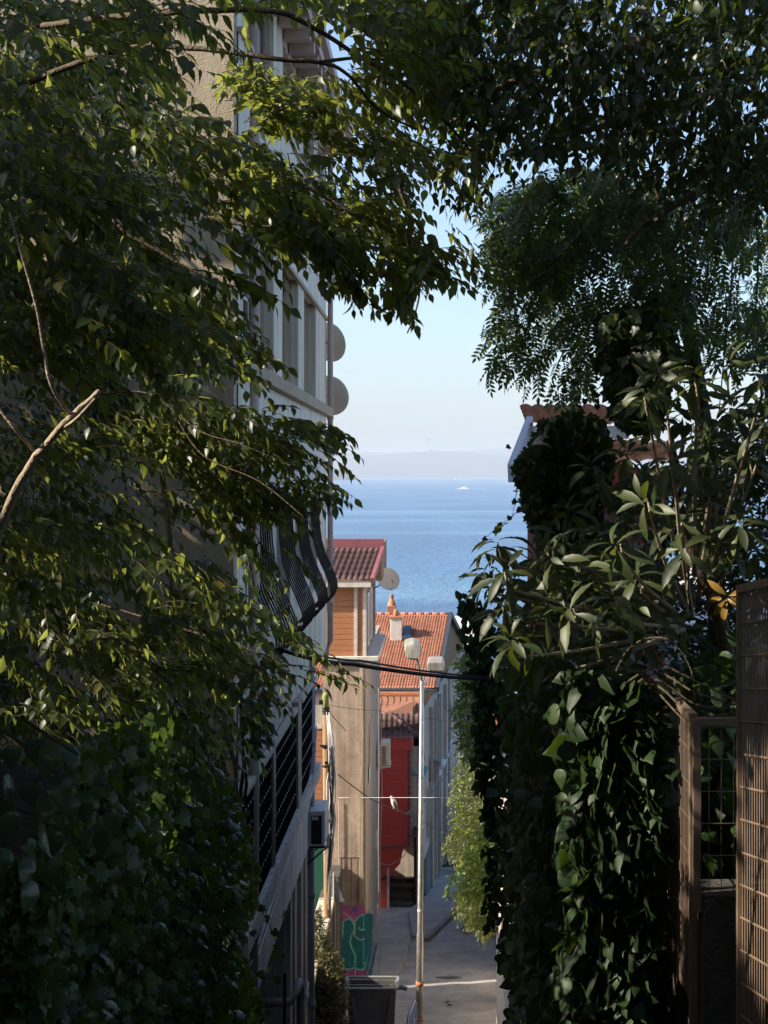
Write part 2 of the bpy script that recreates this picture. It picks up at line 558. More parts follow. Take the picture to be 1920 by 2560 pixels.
def inpoly(pts, poly):
    x, y = pts[:, 0], pts[:, 1]
    c = np.zeros(len(pts), bool)
    n = len(poly)
    for i in range(n):
        x1, y1 = poly[i]
        x2, y2 = poly[(i + 1) % n]
        cond = (y1 > y) != (y2 > y)
        xi = (x2 - x1) * (y - y1) / (y2 - y1 + 1e-12) + x1
        c ^= cond & (x < xi)
    return c


def fill(poly, n, y0, y1):
    """n points through the depth y0..y1 of a crown whose outline is sketched as poly"""
    p = np.array(poly, float)
    lo, hi = p.min(0), p.max(0)
    out = np.zeros((0, 2))
    while len(out) < n:
        q = lo + rng.random((n * 2, 2)) * (hi - lo)
        out = np.concatenate([out, q[inpoly(q, poly)]])
    out = out[:n] * SC
    Y = y0 + rng.random(n) * (y1 - y0)
    return np.stack([(out[:, 0] - CX) / F * Y, Y, (CY - out[:, 1]) / F * Y], 1)


def spray(base, dirs, k, L, size, droop=0.5, leafdroop=0.5, upn=0.45, ang=0.9):
    """twigs with alternate leaves: returns leaf pos, axis, normal, size and stem points"""
    N = len(base)
    dirs = nrm(dirs)
    L = np.broadcast_to(L, (N,))[:, None, None]
    t = ((np.arange(k) + 0.8) / k)[None, :, None]
    g = np.array([0, 0, -1.0])
    pts = base[:, None] + dirs[:, None] * L * t + g * droop * L * t * t
    tang = nrm(dirs[:, None] + g * 2 * droop * t)
    side = nrm(np.cross(tang, np.array([0, 0, 1.0]) + rng.normal(0, 0.25, (N, 1, 3))))
    sg = np.where(np.arange(k) % 2 == 0, 1.0, -1.0)[None, :, None] * np.where(rng.random((N, 1, 1)) < 0.5, 1, -1)
    sg = sg.copy()
    sg[:, -1] *= 0.15
    ax = nrm(tang * 0.75 + side * sg * ang + g * leafdroop + rng.normal(0, 0.22, (N, k, 3)))
    up = np.array([0, 0, 1.0]) + tang * 0.25 + rng.normal(0, upn, (N, k, 3))
    sz = np.broadcast_to(size, (N,))[:, None] * (0.50 + 0.72 * rng.random((N, k))) * (1 - 0.25 * np.abs(np.linspace(-0.7, 1, k))[None])
    K = 4
    tt = np.linspace(0, 1, K)[None, :, None]
    stems = base[:, None] + dirs[:, None] * L * tt + g * droop * L * tt * tt
    return pts.reshape(-1, 3), ax.reshape(-1, 3), up.reshape(-1, 3), sz.reshape(-1), stems


def rdirs(n, mean, spread):
    return nrm(np.array(mean, float)[None] + rng.normal(0, spread, (n, 3)))


# gaps in the crowns through which the sun reaches the leaves (target in the foliage, radius of the gap)
GAPS = [(P(x * SC, y * SC, Y), r) for x, y, Y, r in (
    (610, 200, 8.6, .55), (540, 300, 8.2, .32), (430, 885, 8.5, .42), (570, 925, 8.5, .46), (300, 860, 8.5, .3), (50, 1290, 8.0, .40), (20, 1420, 8.0, .3), (560, 1330, 8.5, .30),
    (1425, 1620, 8.6, .46), (1335, 1580, 8.7, .36), (1400, 1130, 8.5, .34), (130, 930, 6.2, .26), (1150, 1230, 8.6, .18), (1335, 1890, 8.8, .12),
    (240, 290, 8.0, .28), (1560, 1740, 8.6, .14), (1560, 900, 8.6, .16))]


def sun_gaps(b, margin):
    keep = np.ones(len(b), bool)
    s_ = np.array(S)
    for c, r in GAPS:
        v = b - np.array(c)
        t = v @ s_
        dist = np.linalg.norm(v - t[:, None] * s_, axis=1)
        keep &= ~((t > .65) & (dist < r + margin))
    return keep


class Foliage:
    def __init__(self):
        self.p, self.a, self.u, self.s, self.st = [], [], [], [], []

    def region(self, poly, n, y0, y1, k=8, L=0.32, size=0.085, mean=(0.5, -0.1, -0.05), spread=0.45, droop=0.35, leafdroop=0.55, upn=0.45):
        b = fill(poly, n, y0, y1)
        self.put(b, rdirs(n, mean, spread), k, L, size, droop, leafdroop, upn)
        return self

    def pads(self, poly, n, y0, y1, per=9, rad=.36, k=8, L=0.30, size=0.105, mean=(0.75, -0.15, -0.22), spread=0.25, droop=0.3, leafdroop=0.45, upn=0.28):
        """flat layered sprays: each pad is one fan of twigs lying in a tilted plane"""
        c = fill(poly, max(1, n // per), y0, y1)
        m = len(c)
        d = rdirs(m, mean, spread)
        s = nrm(np.cross(d, np.array([0, 0, 1.0]) + rng.normal(0, .22, (m, 3))))
        nn = np.cross(s, d)
        a = rng.uniform(-1, 1, (m, per, 1)); b_ = rng.uniform(-1, 1, (m, per, 1)); h = rng.normal(0, .035, (m, per, 1))
        pos = c[:, None] + d[:, None] * a * rad + s[:, None] * b_ * rad * .75 + nn[:, None] * h
        dd = nrm(d[:, None] + s[:, None] * b_ * .6 + rng.normal(0, .12, (m, per, 3)))
        self.put(pos.reshape(-1, 3), dd.reshape(-1, 3), k, L, size, droop, leafdroop, upn)
        return self

    def put(self, b, d, k, L, size, droop=0.35, leafdroop=0.55, upn=0.45):
        kp = sun_gaps(b, .30 if np.max(L) > .37 else .08)
        b, d = b[kp], d[kp]
        p, a, u, s, st = spray(b - nrm(d) * np.broadcast_to(L, (len(b),))[:, None] * 0.5, d, k, L, size, droop, leafdroop, upn)
        self.p.append(p); self.a.append(a); self.u.append(u); self.s.append(s); self.st.append(st)

    def path(self, pts, Y, n, k=7, L=0.22, size=0.08, jit=0.05, leafdroop=0.6, mean=None):
        """sprays along one bough given by sketch points"""
        w_ = np.array([P(x * SC, y * SC, Y) for x, y in pts])
        seg = np.linalg.norm(np.diff(w_, axis=0), axis=1)
        cum = np.concatenate([[0], np.cumsum(seg)])
        q = rng.random(n) * cum[-1]
        b = np.stack([np.interp(q, cum, w_[:, i]) for i in range(3)], 1) + rng.normal(0, jit, (n, 3))
        d = nrm(w_[-1] - w_[0]) if mean is None else np.array(mean, float)
        self.put(b, rdirs(n, d, 0.4), k, L, size, 0.3, leafdroop)
        return self

    def build(self, shape, m, parent, name='crown', tw=0.0035):
        c = lambda x: np.concatenate(x)
        o = leaves(name, shape, c(self.p), c(self.a), c(self.u), c(self.s), m, parent)
        if tw:
            st = c(self.st)
            twigs('twigs', st, tw, M['twig'], parent)
        return o


def bough(mb, pts, Y, r0, r1, n=7, sub=6, wob=0.02):
    """tapered wobbly limb through sketch points (x, y) or (x, y, depth)"""
    w_ = [P(p[0] * SC, p[1] * SC, p[2] if len(p) > 2 else Y) for p in pts]
    out = []
    m = len(w_)
    for i in range(m - 1):
        p0, p1, p2, p3 = w_[max(i - 1, 0)], w_[i], w_[i + 1], w_[min(i + 2, m - 1)]
        for j in range(sub):
            t = j / sub
            out.append(0.5 * ((2 * p1) + (p2 - p0) * t + (2 * p0 - 5 * p1 + 4 * p2 - p3) * t * t + (3 * p1 - p0 - 3 * p2 + p3) * t ** 3))
    out.append(w_[-1])
    out = [p + Vector([random.gauss(0, wob * r0 * 10) for _ in range(3)]) * 0.3 for p in out]
    k = len(out)
    mb.tube(out, [r0 + (r1 - r0) * i / (k - 1) for i in range(k)], n)
    return mb


# ------------------------------------------------------------------ setting: terrain, road, sea, hills
def street_z(Y):
    pts = [(-40, -1.4), (2, -1.7), (33, -13.85), (60, -16.5), (110, -24), (260, -47), (400, -50)]
    for (a, za), (b, zb) in zip(pts, pts[1:]):
        if Y <= b:
            t = max(0, (Y - a) / (b - a))
            return za + (zb - za) * t
    return -50


def ground_z(X, Y):
    s = street_z(Y)
    if -1.9 <= X <= 1.95 or Y > 60:
        return s - 0.02
    top = -1.9 - max(0, Y - 12) * 0.10
    if X > 1.95:
        k = min(1, max(0, (Y - 22) / 10))
        return (max(s, top)) * (1 - k) + (s + 0.3) * k if Y < 60 else s
    k = min(1, max(0, (Y - 11) / 1.5))
    return max(s, top - 0.3) * (1 - k) + (s - 0.02) * k


xs = sorted(set([-60, -40, -25, -15, -10, -7, -5, -4, -3, -2.6, -2.2, -1.92, -1.9, -1, 0, 0.8, 1.5, 1.95, 1.97, 3, 4, 6, 9, 14, 22, 35, 60]))
ys = [-40, -20, -8] + [i * 1.0 for i in range(-4, 62)] + [66, 75, 90, 110, 140, 180, 220, 260, 320, 400]
g = MB()
for y in ys:
    for x in xs:
        g.v.append((x * (1 if y < 70 else 1 + (y - 70) / 30), y, ground_z(x, y)))
nx = len(xs)
for j in range(len(ys) - 1):
    for i in range(nx - 1):
        g.f.append((j * nx + i, j * nx + i + 1, (j + 1) * nx + i + 1, (j + 1) * nx + i))
struct(g.build('terrain', M['soil']))

st = MB()                                # the long stair down to the street
nst = 66
for i in range(nst):
    y0 = 2 + i * 31.0 / nst
    z0 = -1.7 - (i + 0.5) * 11.8 / nst
    st.box(-1.86, 1.38, y0 + 0.002, y0 + 31.0 / nst - 0.002, z0 - 0.5, z0)
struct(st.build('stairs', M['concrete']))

rd = MB()                                # road below the stair
rz = lambda Y: street_z(Y) + 0.03
rowsY = [32.6] + [33 + i * 0.9 for i in range(32)]
for Y in rowsY:
    for X in np.linspace(-2.7, 3.5, 15):
        bend = max(0, (Y - 50)) ** 1.5 * 0.05
        bump_ = 0.015 * math.sin(X * 3.1 + Y * 1.7) + 0.01 * math.sin(X * 7 - Y * 2.3)
        rd.v.append((X + bend, Y, rz(Y) + bump_))
for j in range(len(rowsY) - 1):
    for i in range(14):
        rd.f.append((j * 15 + i, j * 15 + i + 1, (j + 1) * 15 + i + 1, (j + 1) * 15 + i))
struct(rd.build('road', M['asphalt'], smooth=True))

pv = MB()                                # raised pavement at the left of the road, its kerb running off to the right
kl = [(-0.50, 46.6), (0.16, 49.6), (1.0, 53.2), (2.2, 57.5)]
poly_r = [Vector((x, y, rz(y))) for x, y in kl]
poly_l = [Vector((x, y, rz(y))) for x, y in [(0.4, 57.5), (-0.3, 54.5), (-1.1, 51.0), (-0.9, 47.0)]]
pv.prism(poly_r + poly_l, (0, 0, 0.15))
struct(pv.build('pavement', M['pave']))
kb = MB()
for (x0, y0), (x1, y1) in zip(kl, kl[1:]):
    a, b = Vector((x0 + 0.07, y0, rz(y0))), Vector((x1 + 0.07, y1, rz(y1)))
    kb.prism([a + Vector((-.06, 0, -.1)), a + Vector((.10, 0, -.1)), a + Vector((.09, 0, .165)), a + Vector((-.06, 0, .165))], b - a)
struct(kb.build('kerb', M['kerb']))
rp = MB()
rp.prism([Vector((x, y, rz(y) - 0.05)) for x, y in [(-2.0, 41.6), (-1.25, 41.8), (-1.0, 44.0), (-0.95, 46.5), (-2.0, 46.5)]], (0, 0, 0.24))
struct(rp.build('step', M['pave'], bevel=0.03))

rnd_ = random.Random(9)
def patch(cx, cy_, w_, h_, name, label, m, dz=.022):
    n_ = 14
    pl_ = []
    for i in range(n_):
        a = 2 * math.pi * i / n_
        x, y = cx + w_ * math.cos(a) * rnd_.uniform(.75, 1.1), cy_ + h_ * math.sin(a) * rnd_.uniform(.75, 1.1)
        pl_.append(Vector((x, y, rz(y) + dz)))
    o = MB().prism(pl_, (0, 0, .006)).build(name, m)
    struct(o)
    o['label'] = label
patch(.28, 42.0, .42, .09, 'road_patch', 'thin dark tar streak across the lane', M['asphalt_dark'], .03)
patch(.9, 48.4, .2, .9, 'road_patch', 'long dark seam repair farther down the lane', M['asphalt_dark'], .03)
for i in range(16):
    x, y = rnd_.uniform(-1.2, 1.2), rnd_.uniform(37, 50)
    if i in (2, 5):
        q_ = Vector((x, y, rz(y) + .03))
        lf_ = MB().prism([q_ + Vector(v) for v in ((-.08, 0, 0), (0, -.06, .01), (.09, .01, .02), (.01, .07, .015))], (0, 0, .004))
        tag(lf_.build('fallen_leaf', M['dark_wood_and_shade']), 'dark fallen leaf lying on the lane surface', 'leaf', 'fallen leaves on the lane')

# sea
m, n, l, b = newmat('sea water')
tc = n.new('ShaderNodeTexCoord')
mp = n.new('ShaderNodeMapping')
mp.inputs['Scale'].default_value = (0.010, 0.0035, 1)
l.new(tc.outputs['Object'], mp.inputs['Vector'])
nz = n.new('ShaderNodeTexNoise'); nz.inputs['Scale'].default_value = 1.0; nz.inputs['Detail'].default_value = 8
l.new(mp.outputs[0], nz.inputs['Vector'])
rp_ = n.new('ShaderNodeValToRGB')
rp_.color_ramp.elements[0].position = 0.35; rp_.color_ramp.elements[0].color = (0.028, 0.110, 0.255, 1)
rp_.color_ramp.elements[1].position = 0.70; rp_.color_ramp.elements[1].color = (0.055, 0.165, 0.335, 1)
l.new(nz.outputs['Fac'], rp_.inputs['Fac'])
mp3 = n.new('ShaderNodeMapping'); mp3.inputs['Scale'].default_value = (0.00045, 0.0042, 1)     # long wind and current bands, their paler reflection put into the colour
mp3.inputs['Rotation'].default_value = (0, 0, 0.05)
l.new(tc.outputs['Object'], mp3.inputs['Vector'])
n3 = n.new('ShaderNodeTexNoise'); n3.inputs['Scale'].default_value = 1.0; n3.inputs['Detail'].default_value = 3
l.new(mp3.outputs[0], n3.inputs['Vector'])
r3 = n.new('ShaderNodeValToRGB')
r3.color_ramp.elements[0].position = 0.52; r3.color_ramp.elements[0].color = (0, 0, 0, 1)
r3.color_ramp.elements[1].position = 0.68; r3.color_ramp.elements[1].color = (0.55, 0.55, 0.55, 1)
l.new(n3.outputs['Fac'], r3.inputs['Fac'])
mx3 = n.new('ShaderNodeMix'); mx3.data_type = 'RGBA'
l.new(r3.outputs[0], mx3.inputs['Factor'])
l.new(rp_.outputs[0], mx3.inputs[6])
mx3.inputs[7].default_value = (0.17, 0.36, 0.50, 1)
l.new(mx3.outputs[2], b.inputs['Base Color'])
b.inputs['Roughness'].default_value = 0.25
b.inputs['IOR'].default_value = 1.33
mp2 = n.new('ShaderNodeMapping'); mp2.inputs['Scale'].default_value = (0.09, 0.045, 1)
l.new(tc.outputs['Object'], mp2.inputs['Vector'])
n2 = n.new('ShaderNodeTexNoise'); n2.inputs['Scale'].default_value = 1.0; n2.inputs['Detail'].default_value = 7; n2.inputs['Roughness'].default_value = 0.7
l.new(mp2.outputs[0], n2.inputs['Vector'])
bp = n.new('ShaderNodeBump'); bp.inputs['Strength'].default_value = 1.0; bp.inputs['Distance'].default_value = 8.0
l.new(n2.outputs['Fac'], bp.inputs['Height'])
l.new(bp.outputs[0], b.inputs['Normal'])
SEA = m
SEAZ = -45.0
sea = MB()
sx = [-60000, -15000, -3000, -600, 0, 600, 3000, 15000, 60000]
sy = [240, 600, 1500, 4000, 9000, 20000, 45000]
for y in sy:
    for x in sx:
        sea.v.append((x, y, SEAZ))
for j in range(len(sy) - 1):
    for i in range(len(sx) - 1):
        sea.f.append((j * 9 + i, j * 9 + i + 1, (j + 1) * 9 + i + 1, (j + 1) * 9 + i))
struct(sea.build('sea', SEA))


def ridge(name, prof, Y, depth, m):
    """hills as a real ridge: skyline points (photo px) at distance Y, sloping to the water before and behind"""
    mb = MB()
    rows = [(-1, 0.0), (-0.6, 0.45), (-0.25, 0.85), (0, 1.0), (0.4, 0.7), (1, 0.0)]
    xs_ = np.interp(np.linspace(0, 1, 90), np.linspace(0, 1, len(prof)), [p[0] for p in prof])
    hs_ = np.interp(xs_, [p[0] for p in prof], [p[1] for p in prof])
    for dy, k in rows:
        for i, (px, py) in enumerate(zip(xs_, hs_)):
            h = max(0, Zof(py, Y) - SEAZ)
            wob = 1 + 0.015 * math.sin(i * .9 + dy * 5) + 0.01 * math.sin(i * 1.9)
            mb.v.append((Xof(px, Y), Y + dy * depth, SEAZ - 5 + h * k * wob + 5 * k))
    nn = len(xs_)
    for j in range(len(rows) - 1):
        for i in range(nn - 1):
            mb.f.append((j * nn + i, j * nn + i + 1, (j + 1) * nn + i + 1, (j + 1) * nn + i))
    return struct(mb.build(name, m, smooth=True))


ridge('hills', [(-900, 1140), (-200, 1120), (400, 1135), (700, 1128), (830, 1131), (945, 1139), (1010, 1132), (1065, 1128), (1130, 1128), (1200, 1133), (1270, 1140), (1400, 1138), (1800, 1120), (2600, 1135)], 22000, 2200, M['hill_far'])
ridge('headland', [(300, 1130), (500, 1140), (700, 1150), (800, 1164), (840, 1171), (862, 1176), (882, 1184.5)], 11000, 900, M['hill_near'])
ridge('mountains', [(-900, 1124), (600, 1130), (1100, 1130), (1200, 1123), (1270, 1120), (1500, 1121), (2600, 1124)], 27000, 1500, M['hill_far'])

# ------------------------------------------------------------------ boats far out
bt = thing('motor_yacht', 'small white motor yacht leaving a pale wake on the blue sea', 'boat', tuple(P(1155, 1222, 4300)))
Yb = 4300
x0, x1 = Xof(1143, Yb), Xof(1172, Yb)
hull = MB()
hull.prism([(x0 - 1.5, Yb - 4, SEAZ + 2.8), (x0 + 2, Yb - 4, SEAZ - 0.5), (x1, Yb - 4, SEAZ - 0.5), (x1 + .5, Yb - 4, SEAZ + 2.0), (x0 + 6, Yb - 4, SEAZ + 2.6)], (0, 8, 0))
hull.build('hull', M['boat_white'], bt)
cb = MB()
cb.prism([(x0 + 8, Yb - 3, SEAZ + 2.3), (x1 - 5, Yb - 3, SEAZ + 2.2), (x1 - 7, Yb - 3, SEAZ + 5.2), (x0 + 13, Yb - 3, SEAZ + 5.2)], (0, 6, 0))
cb.build('cabin', M['boat_white'], bt)
fb = MB()
fb.prism([(x0 + 14, Yb - 2, SEAZ + 5.2), (x1 - 11, Yb - 2, SEAZ + 5.2), (x1 - 12, Yb - 2, SEAZ + 7.4), (x0 + 17, Yb - 2, SEAZ + 7.4)], (0, 4, 0))
fb.build('flybridge', M['boat_white'], bt)
wk = MB()
wkpts = [(x1 + 1 + i * 6, Yb + 3 * math.sin(i), 6 + i * 1.5) for i in range(9)]
for (xa, ya, ha), (xb, yb, hb) in zip(wkpts, wkpts[1:]):
    wk.quad((xa, ya - ha, SEAZ + .15), (xb, yb - hb, SEAZ + .15), (xb, yb + hb, SEAZ + .15), (xa, ya + ha, SEAZ + .15))
struct(wk.build('wake', M['foam']), 'stuff')
sb = thing('sailboat', 'tiny white sailing boat on the horizon line', 'boat', tuple(P(1137, 1189, 11000)))
q = Vector((Xof(1137, 11000), 11000, SEAZ))
MB().prism([q + Vector(v) for v in [(-9, -2, 2), (-7, -2, -1), (7, -2, -1), (9, -2, 2)]], (0, 4, 0)).build('hull', M['boat_white'], sb)
MB().prism([q + Vector(v) for v in [(-6, 0, 3), (7, 0, 3), (2, 0, 20)]], (0, 0.6, 0)).build('sail', M['boat_white'], sb)


# ------------------------------------------------------------------ building tools
def wall_open(mb, O, u, v, W, H, opens, inn, d):
    """wall sheet with rectangular openings (u0,u1,v0,v1) and reveals of depth d along inn"""
    O, u, v, inn = Vector(O), Vector(u), Vector(v), Vector(inn)
    us = sorted(set([0, W] + [o[0] for o in opens] + [o[1] for o in opens]))
    vs = sorted(set([0, H] + [o[2] for o in opens] + [o[3] for o in opens]))
    for i in range(len(us) - 1):
        for j in range(len(vs) - 1):
            cu, cv = (us[i] + us[i + 1]) / 2, (vs[j] + vs[j + 1]) / 2
            if any(o[0] < cu < o[1] and o[2] < cv < o[3] for o in opens):
                continue
            mb.quad(O + u * us[i] + v * vs[j], O + u * us[i + 1] + v * vs[j], O + u * us[i + 1] + v * vs[j + 1], O + u * us[i] + v * vs[j + 1])
    for (a, b, c, e) in opens:
        k = [O + u * a + v * c, O + u * b + v * c, O + u * b + v * e, O + u * a + v * e]
        for i in range(4):
            p, q_ = k[i], k[(i + 1) % 4]
            mb.quad(p, q_, q_ + inn * d, p + inn * d)


def tile_roof(mb, O, U, V, cols, rows, amp=0.04, step=0.03, res=6):
    """corrugated pantiles: O eave corner, U along the eave, V up the slope"""
    O, U, V = Vector(O), Vector(U), Vector(V)
    N = U.cross(V).normalized()
    if N.z < 0:
        N = -N
    nu = cols * res + 1
    b = len(mb.v)
    for r in range(rows):
        for e in (0, 1):
            t = (r + e * 1.04) / rows
            for i in range(nu):
                s_ = i / (nu - 1)
                ph = (i % res) / res
                hgt = amp * (abs(math.sin(math.pi * ph)) ** 0.8)
                jit = 0.004 * math.sin(r * 12.9 + (i // res) * 7.7)
                mb.v.append(tuple(O + U * s_ + V * t + N * (hgt + step * (1 - e) + jit)))
    for k in range(rows * 2 - 1):
        for i in range(nu - 1):
            a = b + k * nu + i
            mb.f.append((a, a + 1, a + nu + 1, a + nu))


def window(parent, O, u, v, W, H, inn, fw=0.06, bars=1, frame=None, name='window', glass=None, rails=0):
    """frame part with a pane sub-part set in an opening"""
    O, u, v, inn = Vector(O), Vector(u), Vector(v), Vector(inn)
    f = MB()
    def rect(a, b, c, e):
        f.prism([O + u * a + v * c, O + u * b + v * c, O + u * b + v * e, O + u * a + v * e], inn * 0.06)
    rect(0, fw, 0, H); rect(W - fw, W, 0, H); rect(fw, W - fw, 0, fw); rect(fw, W - fw, H - fw, H)
    for i in range(bars):
        c = W * (i + 1) / (bars + 1)
        rect(c - fw * .5, c + fw * .5, fw, H - fw)
    for i in range(rails):
        c = H * (i + 1) / (rails + 1)
        e = [fw] + [W * (k + 1) / (bars + 1) for k in range(bars)] + [W - fw]
        for p_, q_ in zip(e, e[1:]):
            rect(p_ + fw * .52, q_ - fw * .52, c - fw * .4, c + fw * .4)
    fo = f.build(name, frame or M['frame_white'], parent)
    g_ = MB()
    g_.prism([O + u * fw + v * fw + inn * .03, O + u * (W - fw) + v * fw + inn * .03, O + u * (W - fw) + v * (H - fw) + inn * .03, O + u * fw + v * (H - fw) + inn * .03], inn * 0.012)
    g_.build('pane', glass or M['glass'], fo)
    return fo


# ------------------------------------------------------------------ tall white building at the left
FX, Y0, Y1, YL = -2.53, 17.9, 32.0, 28.6
wb = thing('apartment_building', 'tall white apartment building with dark balcony screens and bulging window grilles', 'building', (-5, 24, -14))
uY, uZ, inX = (0, 1, 0), (0, 0, 1), (-1, 0, 0)
TOP = [(19.2, 21.9), (23.2, 25.6), (26.6, 28.9), (29.8, 31.3)]
MID = [(18.5, 21.9), (23.1, 25.7), (26.8, 29.3)]
LOW = [(18.7, 21.3), (22.3, 24.3), (25.2, 27.0), (27.9, 29.6)]
up_ = MB()
wall_open(up_, (FX, Y0, -3.9), uY, uZ, Y1 - Y0, 11.1,
          [(a - Y0, b - Y0, 5.57 + 3.9, 6.95 + 3.9) for a, b in TOP] +
          [(a - Y0, b - Y0, 1.47 + 3.9, 3.46 + 3.9) for a, b in MID] +
          [(a - Y0, b - Y0, -2.35 + 3.9, -0.55 + 3.9) for a, b in LOW], inX, 0.28)
up_.quad((FX, Y1, -3.9), (-12, Y1, -3.9), (-12, Y1, 7.2), (FX, Y1, 7.2))
up_.quad((FX, YL, -3.9), (FX, Y1, -3.9), (-12, Y1, -3.9), (-12, YL, -3.9))
up_.quad((FX, Y0, 7.2), (FX, Y1, 7.2), (-12, Y1, 7.2), (-12, Y0, 7.2))
up_.build('wall', M['plaster_white'], wb)
MB().box(-12, FX - 0.0, Y0 - 0.25, Y0 - 0.002, -14, 7.2).build('side_wall', M['render_beige'], wb)
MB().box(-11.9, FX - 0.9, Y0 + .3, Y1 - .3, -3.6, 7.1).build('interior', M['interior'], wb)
lw = MB()
wall_open(lw, (FX, Y0, -14.5), uY, uZ, YL - Y0, 10.6,
          [(0.25, 10.4, 14.5 - 5.72, 14.5 - 3.98), (1.2, 6.5, 0.5, 14.5 - 7.05)], inX, 1.1)
lw.quad((FX, YL, -14.5), (-12, YL, -14.5), (-12, YL, -3.9), (FX, YL, -3.9))
lw.build('lower_wall', M['slab_pink'], wb)
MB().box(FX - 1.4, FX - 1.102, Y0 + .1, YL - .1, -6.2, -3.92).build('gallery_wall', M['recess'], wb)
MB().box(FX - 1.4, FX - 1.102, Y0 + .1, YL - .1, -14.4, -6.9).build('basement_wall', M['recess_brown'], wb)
# corrugated siding bands
for (z0, z1) in ((-0.42, 1.25), (3.48, 5.5), (-3.85, -2.62)):
    sm = MB()
    ny = int((Y1 - Y0 - .3) / 0.065)
    for i in range(ny + 1):
        y = Y0 + 0.02 + i * 0.065
        x = FX + 0.02 + (0.022 if i % 4 in (1, 2) else 0.0)
        sm.v += [(x, y, z0), (x, y, z1)]
    for i in range(ny):
        sm.f.append((2 * i, 2 * i + 2, 2 * i + 3, 2 * i + 1))
    sm.build('siding', M['siding_white'] if z0 > -3 else M['plaster_white'], wb)
sl = MB().box(FX - .02, FX + .16, Y0, Y1 + .06, 1.26, 1.45)
sl.build('sill_ledge', M['render_beige'], wb)
MB().box(FX - .02, FX + .10, Y0, Y1 + .03, 5.50, 5.565).build('sill_ledge', M['frame_pink'], wb)
MB().box(FX - .02, FX + .05, Y0, Y1 + .03, 3.40, 3.47).build('lintel', M['render_beige'], wb)
for a, b in TOP:
    window(wb, (FX - .12, a, 5.58), uY, uZ, b - a, 1.36, inX, bars=1, frame=M['frame_pink'], fw=.07)
for a, b in MID:
    window(wb, (FX - .20, a, 1.48), uY, uZ, (b - a) * .6, 1.97, inX, bars=2, frame=M['frame_pink'], fw=.07, rails=1)
    scn = MB()
    yy = a + (b - a) * .63
    while yy < b - .03:
        scn.box(FX - .16, FX - .14, yy, yy + .02, 1.48, 3.45)
        yy += .075
    for k in range(24):
        scn.box(FX - .155, FX - .145, a + (b - a) * .61, b - .01, 1.5 + k * .08, 1.515 + k * .08)
    scn.box(FX - .26, FX - .22, a + (b - a) * .605, b - .005, 1.48, 3.45)
    scn.build('lattice_screen', M['render_beige'], wb)
for a, b in LOW:
    window(wb, (FX - .2, a, -2.34), uY, uZ, b - a, 1.78, inX, bars=2, frame=M['frame_white'], fw=.06)
    gm = MB()
    nb = int((b - a) / .24)
    prof = [(0.02, -.45), (.05, -1.0), (.09, -1.35), (.17, -1.62), (.30, -1.90), (.40, -2.15), (.42, -2.32), (.36, -2.47), (.22, -2.56), (.03, -2.60)]
    for i in range(nb + 1):
        y = a + (b - a) * i / nb
        gm.tube([(FX + x, y, z) for x, z in prof], .014, 5)
    for zi in (4,):
        x, z = prof[zi]
        gm.tube([(FX + x + .012, a - .03, z), (FX + x + .012, b + .03, z)], .011, 5)
    gm.build('window_grille', M['grille_iron'], wb, smooth=True)
# balcony screens of dark slats with rows of pale blocks in place of holes
for a, b in ((18.0, 20.9), (21.2, 24.45), (25.35, 28.25)):
    s_ = MB()
    yy = a
    while yy < b:
        s_.box(FX + .05, FX + .085, yy, yy + .062, -5.70, -4.03)
        yy += .075
    s_.box(FX + .03, FX + .048, a, b, -5.55, -5.50)
    s_.box(FX + .03, FX + .048, a, b, -4.22, -4.17)
    nf = len(s_.f)
    for k, z in enumerate((-5.42, -5.12, -4.82, -4.52, -4.25)):
        yy = a + .11 + (k % 2) * .1
        while yy < b - .05:
            s_.box(FX + .083, FX + .089, yy, yy + .045, z, z + .038)
            yy += .225
    so = s_.build('balcony_screen', M['screen_slat'], wb)
    so.data.materials.append(M['siding_white'])          # pale blocks standing for light seen through the holes
    for pol in so.data.polygons[nf:]:
        pol.material_index = 1
    t_ = MB().box(FX + .02, FX + .12, a - .02, b + .02, -4.03, -3.96)
    t_.build('top_rail', M['coping'], so)
for y in (21.05, 24.9):
    MB().box(FX - .12, FX + .11, y - .1 - .2 * (y > 22), y + .1 + .2 * (y > 22), -5.72, -3.90).build('post', M['pilaster'], wb)
MB().box(FX - .3, FX + .16, Y0 - .1, YL + .02, -5.98, -5.72).build('balcony_slab', M['slab_pink'], wb)
MB().box(FX - .3, FX + .05, Y0 - .1, YL + .01, -7.05, -5.98).build('parapet', M['slab_pink'], wb)
for i, y in enumerate((24.7, 25.5, 26.6, 27.5)):
    MB().box(FX - .05, FX + .04 + .03 * (i % 2), y, y + .42, -14.4, -7.06).build('pilaster', M['pilaster'], wb)
cor = MB().box(FX - .05, FX + .48, Y0 - .4, Y1 + .5, 7.2, 7.42)
cor.box(FX - .05, FX + .58, Y0 - .5, Y1 + .6, 7.42, 7.62)
y = Y0
while y < Y1:
    cor.box(FX + .02, FX + .44, y, y + .22, 7.0, 7.2)
    y += .75
cor.build('cornice', M['frame_pink'], wb)
dp = MB().tube([(FX + .10, Y1 - .1, 7.2), (FX + .10, Y1 - .1, 3.0), (FX + .10, Y1 - .1, -3.7), (FX + .06, Y1 - .9, -3.95)], .062, 12)
for z in (6, 3.9, 1.2, -.9, -2.9):
    dp.tube([(FX + .10, Y1 - .1, z), (FX + .10, Y1 - .1, z + .13)], .075, 12)
dp.build('drainpipe', M['pipe_beige'], wb, smooth=True)
dp = MB().tube([(FX + .08, 19.0, 7.2), (FX + .08, 19.0, -3.4), (FX + .08, 18.5, -14)], .07, 12)
dp.build('drainpipe', M['pipe_beige'], wb, smooth=True)
